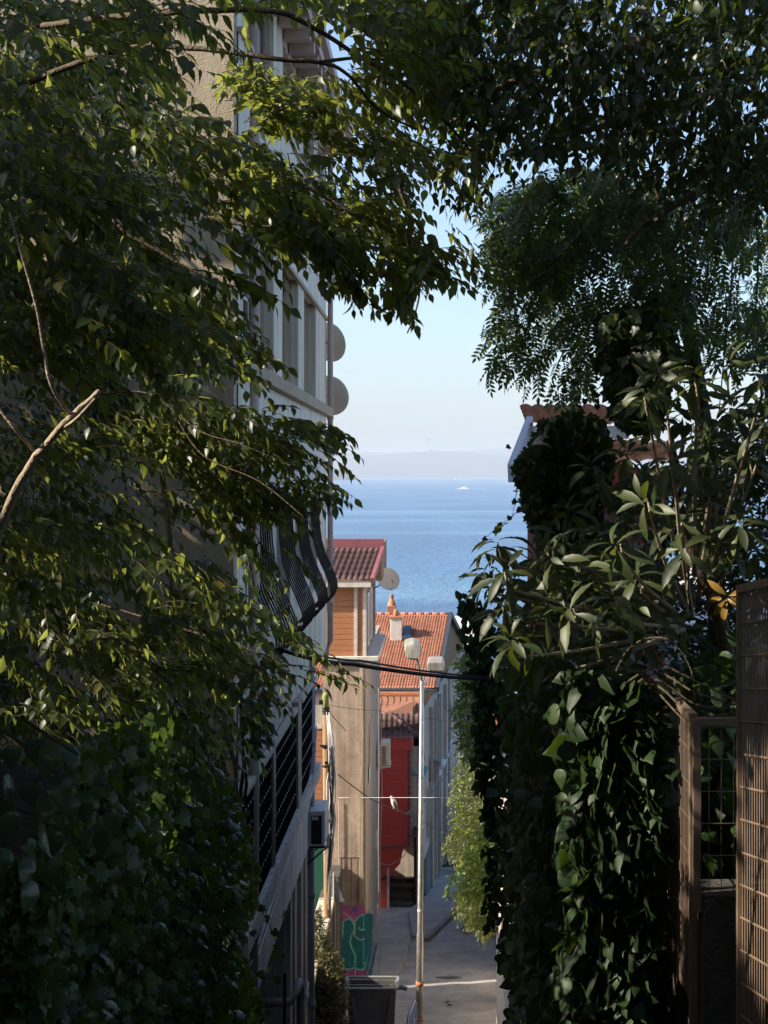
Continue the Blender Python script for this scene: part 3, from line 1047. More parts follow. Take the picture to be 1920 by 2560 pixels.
dp = MB().tube([(FX + .07, 27.55, -3.5), (FX + .07, 27.55, -14.4)], .062, 12)
for z in (-5.2, -8.1, -10.2):
    dp.tube([(FX + .07, 27.55, z), (FX + .07, 27.55, z + .13)], .076, 12)
dp.build('drainpipe', M['pipe_grey'], wb, smooth=True)
dp = MB().tube([(FX + .10, 21.05, -3.9), (FX + .10, 21.05, -5.75)], .03, 8)
dp.build('drainpipe', M['pipe_beige'], wb, smooth=True)
dp = MB().tube([(FX - .5, 23.7, -8.72), (FX + .05, 23.75, -8.70), (FX + .16, 23.8, -8.55), (FX + .19, 23.95, -8.45), (FX + .2, 24.1, -8.6), (FX + .2, 24.15, -8.9), (FX + .2, 24.15, -11), (FX + .2, 24.15, -14.4)], .075, 12)
for z in (-9.7, -10.4):
    dp.tube([(FX + .2, 24.15, z), (FX + .2, 24.15, z + .1)], .09, 12)
dp.build('drainpipe', M['pipe_beige'], wb, smooth=True)
MB().box(FX - .9, FX - .02, Y1 + .002, Y1 + .5, -2.85, -2.76).build('bracket_shelf', M['siding_white'], wb)
bars = MB()
for i in range(11):
    y = 20.2 + i * .19
    bars.tube([(FX + .12, y, -13.9), (FX + .12, y, -8.4 - .12 * i + .5 * math.sin(i * 2.1) * .3)], .013, 5)
for z in (-9.6, -10.8):
    bars.tube([(FX + .12, 20, z), (FX + .12, 22.4, z)], .012, 5)
bars.tube([(FX + .12, 22.35, -13.9), (FX + .12, 22.35, -7.75)], .03, 6)
bars.build('basement_grille', M['black_iron'], wb)
# black lettering sprayed on the basement wall
tx = bpy.data.curves.new('lettering', 'FONT')
tx.body = 'SUS'
tx.size = .36
tx.extrude = .004
to = bpy.data.objects.new('lettering', tx)
COL.objects.link(to)
to.rotation_euler = (R(90), 0, R(90))
to.location = (FX - 1.095, 22.9, -9.85)
tx.materials.append(M['black'])
bpy.context.view_layer.update()
lm_ = bpy.data.meshes.new_from_object(to.evaluated_get(bpy.context.evaluated_depsgraph_get()))
lo_ = bpy.data.objects.new('lettering', lm_)
lo_.rotation_euler, lo_.location = to.rotation_euler, to.location
bpy.data.objects.remove(to)
COL.objects.link(lo_)
attach(lo_, wb)
to2 = MB().box(FX + .02, FX + .055, 25.0, 25.14, -9.72, -9.5)
to2.build('sticker', M['teal'], wb)

# dishes on the building's end corner
def dish(name, label, c, r, face, m, arm=True, mast=None, group=None):
    t = thing(name, label, 'satellite dish', tuple(c), group)
    q_ = Vector(face).normalized().to_track_quat('Z', 'Y').to_matrix().to_4x4()
    Mx = Matrix.Translation(c) @ q_
    d = r * .17
    pr = [(0.001, 0)] + [(r * k / 8, d * (k / 8) ** 2) for k in range(1, 9)] + [(r * 1.015, d + .004), (r, d - .02)] + [(r * k / 8, d * (k / 8) ** 2 - .018) for k in range(7, 0, -1)] + [(.001, -.018)]
    MB().lathe(pr, 32, Mx).build('reflector', m, t, smooth=True)
    a = MB()
    tip = Mx @ Vector((0, -r * .55, r * 1.05))
    a.tube([Mx @ Vector((0, -r * .98, d - .03)), Mx @ Vector((0, -r * .9, r * .55)), tip], .013, 6)
    a.tube([Mx @ Vector((r * .3, -r * .9, d)), tip], .006, 5)
    ao = a.build('feed_arm', m, t)
    h = MB()
    dirr = (Mx @ Vector((0, 0, 0)) - tip).normalized()
    h.tube([tip - dirr * .03, tip + dirr * .05, tip + dirr * .11], [.03, .03, .045], 10)
    h.build('feed_horn', m, ao)
    if mast:
        k = MB()
        k.tube([Mx @ Vector((0, 0, -.02)), Mx @ Vector((0, 0, -.16)), mast], .022, 8)
        k.build('mount', M['pipe_grey'], t)
    return t
dish('satellite_dish', 'upper of two pale dishes on the white building corner, with a feed arm reaching right', Vector((FX + .0, Y1 + .35, Zof(857, 32.35))), .45, (.55, .78, .30), M['dish'], mast=(FX - .25, Y1 + .02, Zof(870, 32)), group='dishes on the white building')
dish('satellite_dish', 'lower of two pale dishes on the white building corner, just above the leafy bough', Vector((FX + .03, Y1 + .35, Zof(991, 32.35))), .455, (.35, .88, .30), M['dish'], mast=(FX - .25, Y1 + .02, Zof(1000, 32)), group='dishes on the white building')

# air conditioner on the white building
ac = thing('air_conditioner', 'tall white air conditioner with a black side recess on the white building wall', 'air conditioner', (-2.4, 28, -7.2))
MB().box(FX + .06, FX + .36, 27.15, 28.1, -7.02, -6.36).build('casing', M['ac_white'], ac, bevel=.015)
MB().box(FX + .10, FX + .30, 27.142, 27.16, -6.98, -6.44).build('side_recess', M['black'], ac)
MB().box(FX + .12, FX + .24, 27.13, 27.145, -6.52, -6.46).build('handle', M['ac_white'], ac)
b_ = MB()
for y in (27.25, 28.0):
    b_.bar((FX, y, -7.06), (FX + .42, y, -7.06), .04, .04)
    b_.bar((FX, y, -7.4), (FX + .36, y, -7.09), .03, .03)
b_.bar((FX + .38, 27.1, -7.05), (FX + .38, 28.15, -7.05), .04, .03)
b_.build('bracket', M['black_iron'], ac)

# crumpled plastic on the pilaster
pb = MB()
c = Vector((FX + .13, 25.3, -9.15))
for j in range(9):
    for k in range(10):
        th, ph = math.pi * j / 8, 2 * math.pi * k / 10
        rr = .17 * (1 + .25 * math.sin(3 * ph + 2 * j) + .12 * math.cos(5 * ph - j))
        pb.v.append(tuple(c + Vector((.55 * rr * math.sin(th) * math.cos(ph), rr * math.sin(th) * math.sin(ph), 1.7 * rr * math.cos(th)))))
for j in range(8):
    for k in range(10):
        pb.f.append((j * 10 + k, j * 10 + (k + 1) % 10, (j + 1) * 10 + (k + 1) % 10, (j + 1) * 10 + k))
tag(pb.build('plastic_bag', M['plastic_bag']), 'crumpled white plastic bag stuffed behind the beige drainpipe', 'plastic bag')

# ------------------------------------------------------------------ orange timber house
OY = 42.0
oh = thing('timber_house', 'orange planked house over bare concrete walls with graffiti at the foot', 'house', (-4, 46, -14.4))
xr = Xof(913, OY)
zt, zb = Zof(1466, OY), Zof(1640, OY)
pk = MB()
z = zb
k = 0
while z < zt - .01:
    pk.box(-5.2, xr - .004, OY + .002 * ((k * 7) % 4), OY + .12, z + .006, min(z + .155, zt))
    z += .16
    k += 1
pk.box(-5.2, xr - .02, OY + .02, OY + 6.4, zb, zt)
pk.build('plank_wall', M['orange_wood'], oh)
tr = MB()
tr.box(Xof(885, OY), Xof(893.5, OY), OY - .04, OY + .05, zb, zt)
tr.box(Xof(907, OY), xr + .03, OY - .03, OY + .10, zb, zt)
tr.build('corner_board', M['trim_white'], oh)
window(oh, (xr + .03, 43.1, zb + .12), uY, uZ, 1.0, 1.6, inX, bars=1, frame=M['frame_white'], fw=.09)
window(oh, (xr + .03, 44.9, zb + .12), uY, uZ, 1.0, 1.6, inX, bars=1, frame=M['frame_white'], fw=.09)
sw = MB()
y = 42.15
while y < 48.3:
    sw.box(xr - .02, xr + .012 + .004 * (int(y * 9) % 3), y, y + .15, zb, zt + .25)
    y += .155
sw.build('side_boards', M['gable_wood'], oh)
MB().box(-5.2, Xof(928, 41.8), 41.72, 41.86, Zof(1468, 41.8), Zof(1452, 41.8)).build('gutter', M['trim_white'], oh, bevel=.01)
rf = MB()
e0 = P(760, 1453, 41.7)
e1 = P(925, 1453, 41.7)
rv = Vector((Xof(952, 44.1) - e1.x, 2.4, Zof(1372, 44.1) - e1.z))
tile_roof(rf, e0, e1 - e0, rv, 11, 6, .055, .03)
ro = rf.build('roof', M['tile_brown'], oh, smooth=True)
fl = MB()
fl.bar(e1 + Vector((.06, -.02, .03)), e1 + rv + Vector((.06, 0, .03)), .12, .14)
fl.box(e0.x, (e1 + rv).x + .10, 44.05, 44.20, Zof(1374, 44.1), Zof(1347, 44.1))
fl.build('flashing', M['flash_pink'], ro, bevel=.01)
MB().box(e0.x, (e1 + rv).x + .02, 44.21, 48.3, zt, Zof(1360, 44.1) - .05).build('attic_wall', M['gable_wood'], oh)
MB().box(-5.2, Xof(950, 43), OY - .10, 47.8, Zof(1652, OY), zb - .003).build('ledge', M['trim_white'], oh, bevel=.02)
gz = street_z(OY) - .3
cxr = Xof(908, OY)
MB().box(Xof(806, OY), cxr, OY + .03, 52, gz, Zof(1652, OY) - .004).build('concrete_wall', M['roughcast'], oh)
pl_ = MB()
pl_.box(cxr + .002, cxr + .07, OY + .02, 52, gz, Zof(1652, OY) - .004)
pl_.box(Xof(899, OY), cxr, OY - .015, OY + .028, Zof(2255, OY), Zof(1652, OY) - .004)
pl_.build('side_render', M['pilaster'], oh)
cr = MB()
cr.box(Xof(850, OY), Xof(908, OY), OY + .022, OY + .029, Zof(2146, OY), Zof(2143.5, OY))
for px_ in (852, 876, 893):
    cr.box(Xof(px_, OY), Xof(px_ + .9, OY), OY + .022, OY + .029, Zof(2250, OY), Zof(2146.5, OY))
cr.build('formwork_joint', M['recess_brown'], oh)
MB().tube([(Xof(847, OY), OY - .02, Zof(2000, OY)), (Xof(848, OY), OY - .02, Zof(2240, OY))], .014, 6).build('conduit', M['pipe_beige'], oh)
nw = MB().box(cxr + .072, cxr + .10, 43.9, 46.2, Zof(1955, 44), Zof(1800, 45))
nw.build('blind_window', M['pilaster'], oh)
sb_ = MB()
z = Zof(2190, OY)
while z < Zof(1822, OY):
    sb_.box(-5.2, Xof(805, OY), OY + .06 + .004 * (int(z * 13) % 3), OY + .2, z, z + .15)
    z += .158
sb_.build('lower_planks', M['orange_wood'], oh)
MB().box(-5.2, Xof(805, OY), OY + .03, OY + .2, Zof(1822, OY), Zof(1812, OY)).build('lower_sill', M['trim_white'], oh)
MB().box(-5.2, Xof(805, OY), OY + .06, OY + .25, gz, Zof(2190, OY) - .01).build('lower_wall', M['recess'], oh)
mb_ = MB().box(cxr + .072, cxr + .17, 48.0, 48.5, Zof(2120, 48), Zof(2085, 48))
mb_.box(cxr + .072, cxr + .15, 48.7, 49.1, Zof(2140, 48), Zof(2122, 48))
mb_.build('meter_box', M['ac_white'], oh, bevel=.01)
pg = MB().prism([(cxr + .105, 43.4, Zof(1985, OY)), (cxr + .105, 44.0, Zof(1985, OY)), (cxr + .105, 44.0, Zof(1945, OY)), (cxr + .105, 43.4, Zof(1945, OY))], (.004, 0, 0))
tag(pg.build('paper_notice', M['paper']), 'white paper notice pasted on the concrete wall side', 'notice')

# graffiti sheets on the concrete wall
gr = thing('graffiti', 'teal and magenta bubble graffiti with mint outlines on the concrete wall foot', 'graffiti', (-2.6, 42, -14.2))
GX0, GY0, GS = 780.0, 2230.0, 5.925


def gpt(x, y, lay):
    return Vector((Xof(GX0 + x / GS, OY), OY + .020 - lay * .006, Zof(GY0 + y / GS, OY)))


def gsheet(name, poly, lay, m):
    MB().prism([gpt(x, y, lay) for x, y in poly], (0, -.003, 0)).build(name, m, gr)


def gstroke(name, polys, wd, lay, m):
    for pl in polys:
        mb = MB()
        q_ = [Vector(a) for a in pl]
        pts = []
        for k in range(len(q_) - 1):              # smoothed line
            p0, p1, p2, p3 = q_[max(k - 1, 0)], q_[k], q_[k + 1], q_[min(k + 2, len(q_) - 1)]
            for t in (0, .25, .5, .75):
                pts.append(.5 * ((2 * p1) + (p2 - p0) * t + (2 * p0 - 5 * p1 + 4 * p2 - p3) * t * t + (3 * p1 - p0 - 3 * p2 + p3) * t ** 3))
        pts.append(q_[-1])
        vs = []
        for k, a in enumerate(pts):
            d = (pts[min(k + 1, len(pts) - 1)] - pts[max(k - 1, 0)]).normalized()
            nn = Vector((-d.y, d.x)) * wd / 2 * (1 + .12 * math.sin(k * 1.3))
            vs += [gpt(a.x + nn.x, a.y + nn.y, lay), gpt(a.x - nn.x, a.y - nn.y, lay)]
        mb.add(vs, [(2 * k, 2 * k + 1, 2 * k + 3, 2 * k + 2) for k in range(len(pts) - 1)])
        mb.build(name, m, gr)


gsheet('background_paint', [(380, 175), (440, 160), (475, 195), (470, 250), (520, 235), (600, 205), (690, 200), (760, 230), (795, 290), (800, 340), (790, 1320), (430, 1320), (420, 900), (440, 600), (400, 300)], 0, M['magenta'])
gsheet('letter_paint', [(440, 480), (480, 430), (560, 405), (640, 440), (690, 370), (780, 335), (850, 320), (900, 330), (905, 480), (860, 800), (800, 1000), (790, 1120), (700, 1150), (640, 1120), (560, 1150), (450, 1120), (420, 1060), (440, 760)], 1, M['teal_dark'])
gstroke('outline', [[(465, 440), (455, 560), (450, 640), (430, 700), (425, 860), (435, 1000), (420, 1080), (480, 1140), (560, 1145), (620, 1110), (640, 1010), (630, 920), (590, 830), (565, 740), (590, 640), (625, 560), (615, 470), (560, 405), (480, 420)],
                    [(640, 440), (690, 370), (780, 340)], [(610, 1090), (650, 1130), (710, 1155), (770, 1130), (785, 1050), (750, 1060)],
                    [(700, 520), (720, 560), (790, 560)], [(400, 1080), (470, 1110)]], 26, 2, M['mint'])
gstroke('drips', [[(765, 370), (765, 560)], [(755, 700), (770, 800), (765, 1000), (790, 1040)]], 12, 2, M['mint'])
gstroke('white_line', [[(455, 300), (560, 370), (620, 440), (640, 490), (630, 620), (650, 670), (730, 710), (780, 680)], [(640, 1150), (650, 1260), (700, 1260), (760, 1240), (775, 1310)]], 15, 3, M['pink_white'])
gstroke('small_tag', [[(430, 1235), (500, 1320)], [(520, 1215), (550, 1240), (520, 1270), (490, 1250), (520, 1215)], [(525, 1275), (575, 1265), (590, 1300), (540, 1315)]], 11, 3, M['pink_white'])
for (x, y, r_) in ((632, 265, 48), (505, 225, 26)):
    gsheet('dot', [(x + r_ * .85 * math.cos(a), y + r_ * math.sin(a)) for a in np.linspace(0, 2 * math.pi, 18)[:-1]], 1, M['violet'])
MB().prism([(cxr + .074, y, Zof(p_, y)) for y, p_ in ((42.03, 2290), (43.4, 2275), (45.6, 2300), (46.2, 2340), (44.6, 2400), (42.9, 2425), (42.03, 2430))], (.003, 0, 0)).build('side_paint', M['teal_dark'], gr)
gsheet('dark_paint', [(320, 170), (400, 190), (440, 260), (440, 320), (390, 330), (330, 260)], 1, M['black'])

dish('satellite_dish', 'cream satellite dish on the orange house, seen against the sea', P(970, 1449, 46), .375, (.42, -.80, .38), M['dish_cream'], mast=(xr + .02, 46.2, Zof(1475, 46)))

# ------------------------------------------------------------------ red timber house
RY = 52.0
rh = thing('red_house', 'red planked house with an overhanging bay above a dark passage', 'house', (-2, 54, -15.6))
bx0, bx1 = Xof(945, RY), Xof(1019, RY)
zt, zb = Zof(1876, RY), Zof(2115, RY)
pk = MB()
z, k = zb, 0
while z < zt:
    pk.box(bx0, bx1, RY + .003 * ((k * 5) % 3), RY + .1, z + .006, z + .145)
    z += .15
    k += 1
pk.box(bx0, bx1 - .01, RY + .02, RY + 2.2, zb, zt)
pk.build('bay_wall', M['redwood'], rh)
MB().box(bx0, bx1 + .16, RY - .06, RY + 2.3, zt + .002, Zof(1846, RY)).build('fascia', M['redwood'], rh, bevel=.01)
MB().box(bx0, bx1 + .05, RY - .03, RY + 2.2, zb - .09, zb - .002).build('bay_sill', M['flash_pink'], rh, bevel=.01)
ct = MB()
ct.box(bx1 + .002, bx1 + .10, RY, RY + 2.1, zb, zt)
z = zb + .1
while z < zt:
    ct.tube([(bx1 + .05, RY - .03, z), (bx1 + .12, RY - .04, z + .07), (bx1 + .05, RY - .03, z + .14)], .03, 6)
    z += .22
ct.build('carved_trim', M['flash_pink'], rh)
MB().prism([(bx0, RY + .02, zb - .10), (bx1 - .15, RY + .02, zb - .10), (Xof(1000, RY), RY + .02, Zof(2160, RY)), (Xof(978, RY), RY + .02, Zof(2185, RY)), (bx0, RY + .02, Zof(2200, RY))], (0, 1.6, 0)).build('corbel', M['redwood'], rh)
rz_ = street_z(RY) - .2
MB().box(bx0, Xof(966, RY), RY + .03, RY + 3, rz_, Zof(2200, RY) - .003).build('lower_wall', M['redwood'], rh)
MB().box(Xof(967, RY), Xof(973, RY), RY - .05, RY + .2, rz_, Zof(2170, RY)).build('door_post', M['trim_white'], rh)
pp = MB().box(bx0, -0.48, RY + 4.6, RY + 4.8, rz_, Zof(1880, RY))
pp.box(Xof(1034, RY), Xof(1040, RY), RY + .4, RY + 4.6, rz_, Zof(2100, RY))
pp.build('passage_wall', M['dark_wood_and_shade'], rh)  # dark colour carries the shade inside the passage
MB().box(Xof(970, RY + 3), Xof(1012, RY + 3), RY + 3, RY + 3.1, Zof(2192, RY + 3), Zof(2172, RY + 3)).build('passage_board', M['orange_wood'], rh)
sps = MB()
for i in range(4):
    sps.box(Xof(966, RY), Xof(1032, RY), RY + .2 + i * .5, RY + .7 + i * .5, rz_, rz_ + .35 + .16 * i)
sps.build('passage_steps', M['concrete'], rh)
rf = MB()
e0, e1 = P(925, 1847, 51.8), P(1050, 1847, 51.8)
tile_roof(rf, e0, e1 - e0, Vector((0, 1.5, .62)), 9, 3, .06, .05)
ro = rf.build('roof', M['tile_brown'], rh, smooth=True)
hp = MB()
a_, b_ = Vector((e1.x - .06, 51.85, e1.z + .08)), Vector((e1.x - 1.15, 53.2, e1.z + .72))
for i in range(6):
    q_ = a_.lerp(b_, i / 6)
    q2 = a_.lerp(b_, (i + 1.15) / 6)
    hp.tube([q_, q2], [.09, .07], 8)
hp.build('hip_tiles', M['tile_brown'], ro, smooth=True)
ur = MB()
p0, p1 = P(925, 1800, 53.2), P(1052, 1838, 53.2)
p2, p3 = P(1056, 1738, 56), P(925, 1738, 56)
ur.prism([p0 + Vector((0, 0, .05)), p1, p2, p3], (0, 0, -.08))
uo = ur.build('upper_roof', M['felt_brown'], rh)
rb = MB()
for i in range(8):
    t = (i + .5) / 8
    rb.bar(p0.lerp(p1, t) + Vector((0, 0, .055 - .05 * t)), p3.lerp(p2, t) + Vector((0, 0, .008)), .03, .012)
for t in (.33, .66):
    rb.bar(p0.lerp(p3, t) + Vector((0, 0, .06 - .05 * t)), p1.lerp(p2, t) + Vector((0, 0, .012)), .02, .012)
rb.build('seams', M['felt_brown'], uo)
MB().bar(p3 + Vector((0, 0, .06)), p2 + Vector((0, 0, .06)), .2, .12).build('ridge_cap', M['tile_orange'], uo)

ac2 = thing('air_conditioner', 'cream louvred air conditioner on a bracket beside the red bay', 'air conditioner', tuple(P(962, 1920, 49)))
ay = 49.0
MB().box(Xof(950, ay), Xof(974, ay), ay, ay + .85, Zof(1914, ay), Zof(1858, ay)).build('casing', M['ac_cream'], ac2, bevel=.02)
lv = MB()
for i in range(11):
    z = Zof(1911 - i * 4.2, ay)
    lv.box(Xof(953.5, ay), Xof(965, ay), ay - .012, ay + .01, z, z + .027)
lv.build('louvres', M['black'], ac2)
b_ = MB().box(Xof(946, ay), Xof(976, ay), ay - .05, ay + .9, Zof(1918, ay), Zof(1915, ay))
b_.bar((Xof(945, ay), ay + .1, Zof(1924, ay)), (Xof(975, ay), ay + .1, Zof(1918, ay)), .04, .04)
b_.box(cxr + .07, Xof(946, ay), ay + .3, ay + .4, Zof(1925, ay), Zof(1917, ay))
b_.build('bracket', M['ac_cream'], ac2)
bx = MB()
for i, (x, y, s_) in enumerate(((975, 2335, .34), (978, 2312, .28))):
    q_ = P(x, y, RY - .3)
    bx.box(q_.x - s_ / 2, q_.x + s_ / 2, q_.y, q_.y + s_, q_.z - s_ * .7, q_.z + s_ * .7)
q_ = P(990, 2297, RY - .2)
bb_ = MB().prism([q_ + Vector((-.16, 0, -.05)), q_ + Vector((.05, 0, -.16)), q_ + Vector((.18, 0, .04)), q_ + Vector((-.02, 0, .17))], (0, .2, 0))
c1 = MB(); c1.v = bx.v[:8]; c1.f = bx.f[:6]
c2 = MB(); c2.v = bx.v[8:]; c2.f = [tuple(i - 8 for i in f) for f in bx.f[6:]]
tag(c1.build('cardboard_box', M['card'], bevel=.01), 'tall cardboard box lowest in the stack by the dark passage', 'box', 'boxes in the passage')
tag(c2.build('cardboard_box', M['card'], bevel=.01), 'smaller cardboard box on top of the tall one in the passage', 'box', 'boxes in the passage')
tag(bb_.build('cardboard_box', M['card'], bevel=.01), 'tilted cardboard box leaning beside the stack in the passage', 'box', 'boxes in the passage')

# ------------------------------------------------------------------ house with the bright red tile roof
th = thing('tiled_house', 'cream house with a bright red tiled roof, skylight and chimney', 'house', (-2, 62, -17))
e0, e1 = Vector((-7, 58, Zof(1722, 58))), Vector((Xof(1087, 58), 58, Zof(1722, 58)))
ridge_r = Vector((Xof(1121, 64), 64, Zof(1537, 64)))
rv = Vector((ridge_r.x - e1.x, 6, ridge_r.z - e1.z))
rf = MB()
tile_roof(rf, e0, e1 - e0, rv, 58, 27, .035, .03, 5)
ro = rf.build('roof', M['tile_red'], th, smooth=True)
bk = MB()
far_e = Vector((Xof(1158, 70), 70, Zof(1607, 70)))
bk.prism([e0 + rv, ridge_r, far_e, Vector((-7, 70, far_e.z))], (0, 0, .06))
bk.build('rear_roof', M['tile_red'], ro)
rc = MB()
for i in range(22):
    x = ridge_r.x - i * .35
    rc.tube([(x, 64, ridge_r.z + .03), (x - .37, 64, ridge_r.z + .04)], [.06, .075], 8)
rc.build('ridge_tiles', M['tile_red'], ro, smooth=True)
vb = MB()
vb.bar(e1 + Vector((.09, 0, -.02)), ridge_r + Vector((.09, 0, .03)), .16, .2)
vb.bar(ridge_r + Vector((.09, .02, .02)), far_e + Vector((.09, 0, 0)), .16, .22)
vb.build('bargeboard', M['flash_dark'], ro)
MB().box(-7, e1.x + .1, 57.86, 58.0, e1.z - .16, e1.z - .02).build('gutter', M['flash_dark'], ro)
dr = Vector((.0945, 1, 0)).normalized()
fo = Vector((-.62, 54, 0))                # street front, running slightly to the right
gb = MB()
gv = lambda p: Vector((p.x - .03, p.y, p.z - .1))
gb.prism([gv(e1) + Vector((0, .1, 0)), gv(ridge_r), gv(far_e)], (-.06, 0, 0))
gb.build('gable_boards', M['gable_wood'], th)
fr = MB()
zb = -17.4
ftop = e1.z - .14
W = 16.2
ops = []
for a in (4.4, 6.6, 8.8, 11.0, 13.2):
    ops.append((a, a + 1.05, 5.2, 7.0))
ops += [(1.0, 1.8, 3.3, 5.3), (2.4, 3.2, 3.0, 5.2), (4.2, 5.1, 1.0, 3.6), (6.3, 7.2, .9, 3.4), (9, 10, .8, 3.2)]
wall_open(fr, fo + Vector((0, 0, zb)) + dr * 0, dr, uZ, W, ftop - zb, ops, Vector((-1, .0945, 0)).normalized(), .25)
fr.quad(fo + Vector((0, 0, zb)), fo + Vector((-6, 0, zb)), fo + Vector((-6, 0, -10.2)), fo + Vector((0, 0, -10.2)))
fr.quad(e1 + Vector((-.05, .05, 0)), Vector((-7, 58.05, e1.z)), Vector((-7, 58.05, zb)), Vector((e1.x - .05, 58.05, zb)))
fr.build('wall', M['cream_wall'], th)
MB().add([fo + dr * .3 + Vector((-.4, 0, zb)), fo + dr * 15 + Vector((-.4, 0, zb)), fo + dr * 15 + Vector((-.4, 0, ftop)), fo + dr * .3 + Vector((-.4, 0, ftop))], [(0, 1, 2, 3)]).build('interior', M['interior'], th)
for (a, b, c_, e_) in ops[:5]:
    window(th, fo + dr * a + Vector((-.08, 0, zb + c_)), dr, uZ, b - a, e_ - c_, (-1, .09, 0), bars=1, fw=.09)
    MB().prism([fo + dr * (a - .12) + Vector((-.01, 0, zb + c_ - .14)), fo + dr * (b + .12) + Vector((-.01, 0, zb + c_ - .14)), fo + dr * (b + .12) + Vector((-.01, 0, zb + c_ - .01)), fo + dr * (a - .12) + Vector((-.01, 0, zb + c_ - .01))], (.18, 0, 0)).build('sill', M['frame_white'], th)
for (a, b, c_, e_) in ops[5:7]:
    window(th, fo + dr * a + Vector((-.06, 0, zb + c_)), dr, uZ, b - a, e_ - c_, (-1, .09, 0), bars=0, fw=.1, frame=M['trim_white'])
for (a, b, c_, e_) in ops[7:]:
    dq = MB().prism([fo + dr * a + Vector((-.12, 0, zb + c_)), fo + dr * b + Vector((-.12, 0, zb + c_)), fo + dr * b + Vector((-.12, 0, zb + e_)), fo + dr * a + Vector((-.12, 0, zb + e_))], (-.06, 0, 0))
    dq.build('door', M['grey_board'], th)
bd = MB()
for i in range(4):
    q_ = fo + dr * (.25 + i * .62)
    bd.prism([q_ + Vector((.01, 0, zb + .2)), q_ + dr * .5 + Vector((.01, 0, zb + .2)), q_ + dr * .5 + Vector((.01, 0, zb + 2.9)), q_ + Vector((.01, 0, zb + 2.9))], (.06, 0, 0))
bd.build('shutter', M['grey_board'], th)
for a in (2.15, 4.0, 5.6, 8.1):
    q_ = fo + dr * a
    MB().prism([q_ + Vector((.005, 0, zb)), q_ + dr * .16 + Vector((.005, 0, zb)), q_ + dr * .16 + Vector((.005, 0, ftop - .3)), q_ + Vector((.005, 0, ftop - .3))], (.14, 0, 0)).build('pilaster', M['cream_wall'], th)
for a in (3.9, 8.9):
    q_ = fo + dr * (a + .3)
    MB().tube([q_ + Vector((.16, 0, ftop - .1)), q_ + Vector((.16, 0, zb + .1))], .045, 8).build('drainpipe', M['pipe_grey'], th, smooth=True)
# chimney, skylight
pz = lambda Y: e1.z + (ridge_r.z - e1.z) / 6 * (Y - 58)
cx_, cyv = Xof(991, 61.8), 61.8
ch = MB().box(cx_ - .26, cx_ + .24, cyv - .05, cyv + .5, pz(61.7) - .1, pz(61.8) + .95)
co_ = ch.build('chimney', M['trim_white'], ro, bevel=.02)
MB().box(cx_ - .31, cx_ + .29, cyv - .1, cyv + .55, pz(61.8) + .95, pz(61.8) + 1.02).build('chimney_cap', M['tile_orange'], co_)
MB().lathe([(.09, 0), (.13, .05), (.08, .2), (.1, .28), (.001, .3)], 12, Matrix.Translation((cx_ - .02, cyv + .2, pz(61.8) + 1.02))).build('chimney_pot', M['tile_orange'], co_, smooth=True)
c2x = Xof(979, 64.6)
c2 = MB().box(c2x - .2, c2x + .2, 64.4, 64.9, ridge_r.z - .3, ridge_r.z + .35).build('chimney', M['felt_brown'], ro, bevel=.02)
MB().lathe([(.2, 0), (.14, .2), (.09, .24), (.09, .45), (.12, .48), (.001, .5)], 12, Matrix.Translation((c2x, 64.65, ridge_r.z + .35))).build('chimney_pot', M['tile_orange'], c2, smooth=True)
s0 = Vector((Xof(1006, 61.8), 61.55, pz(61.55) + .10))
sv = Vector((0, 1.0, (ridge_r.z - e1.z) / 6)) * 1.1
sk = MB().prism([s0, s0 + Vector((.38, 0, 0)), s0 + Vector((.38, 0, 0)) + sv, s0 + sv], (0, -.03, .09)).build('skylight', M['flash_dark'], ro)
MB().prism([s0 + Vector((.05, .03, .11)), s0 + Vector((.33, .03, .11)), s0 + Vector((.33, -.03, .11)) + sv, s0 + Vector((.05, -.03, .11)) + sv], (0, -.005, .01)).build('pane', M['glass'], sk)
# awning with teal sheet on the street front
aw = thing('awning', 'brown corrugated awning with a teal sheet over the street front', 'awning', (-.4, 54.5, -11))
a0, a1 = P(1058, 1885, 55.5), P(1100, 1905, 57.2)
a2, a3 = P(1087, 1955, 56.6), P(1040, 1945, 54.6)
am = MB()
nn_ = 28
for i in range(nn_ + 1):
    t = i / nn_
    zz = .03 * math.sin(i * math.pi * .9)
    am.v += [tuple(a0.lerp(a3, t) + Vector((0, 0, zz))), tuple(a1.lerp(a2, t) + Vector((0, 0, zz)))]
for i in range(nn_):
    am.f.append((2 * i, 2 * i + 1, 2 * i + 3, 2 * i + 2))
sm_ = am.build('corrugated_sheet', M['awning_brown'], aw)
so_ = sm_.modifiers.new('solid', 'SOLIDIFY'); so_.thickness = .02
ts = MB().prism([P(1033, 1905, 54.2), P(1072, 1917, 54.2), P(1064, 1938, 53.9), P(1033, 1934, 53.9)], (0, .03, -.02)).build('teal_sheet', M['teal'], aw)
us = MB().prism([P(1033, 1872, 54.4), P(1062, 1880, 54.4), P(1062, 1902, 54.2), P(1033, 1903, 54.2)], (0, .05, 0)).build('grey_louvre', M['grey_board'], aw)
sp = MB()
for t in (.1, .5, .9):
    sp.tube([a3.lerp(a2, t), a0.lerp(a1, t) + Vector((-.1, 0, -.8))], .02, 6)
sp.build('strut', M['black_iron'], aw)

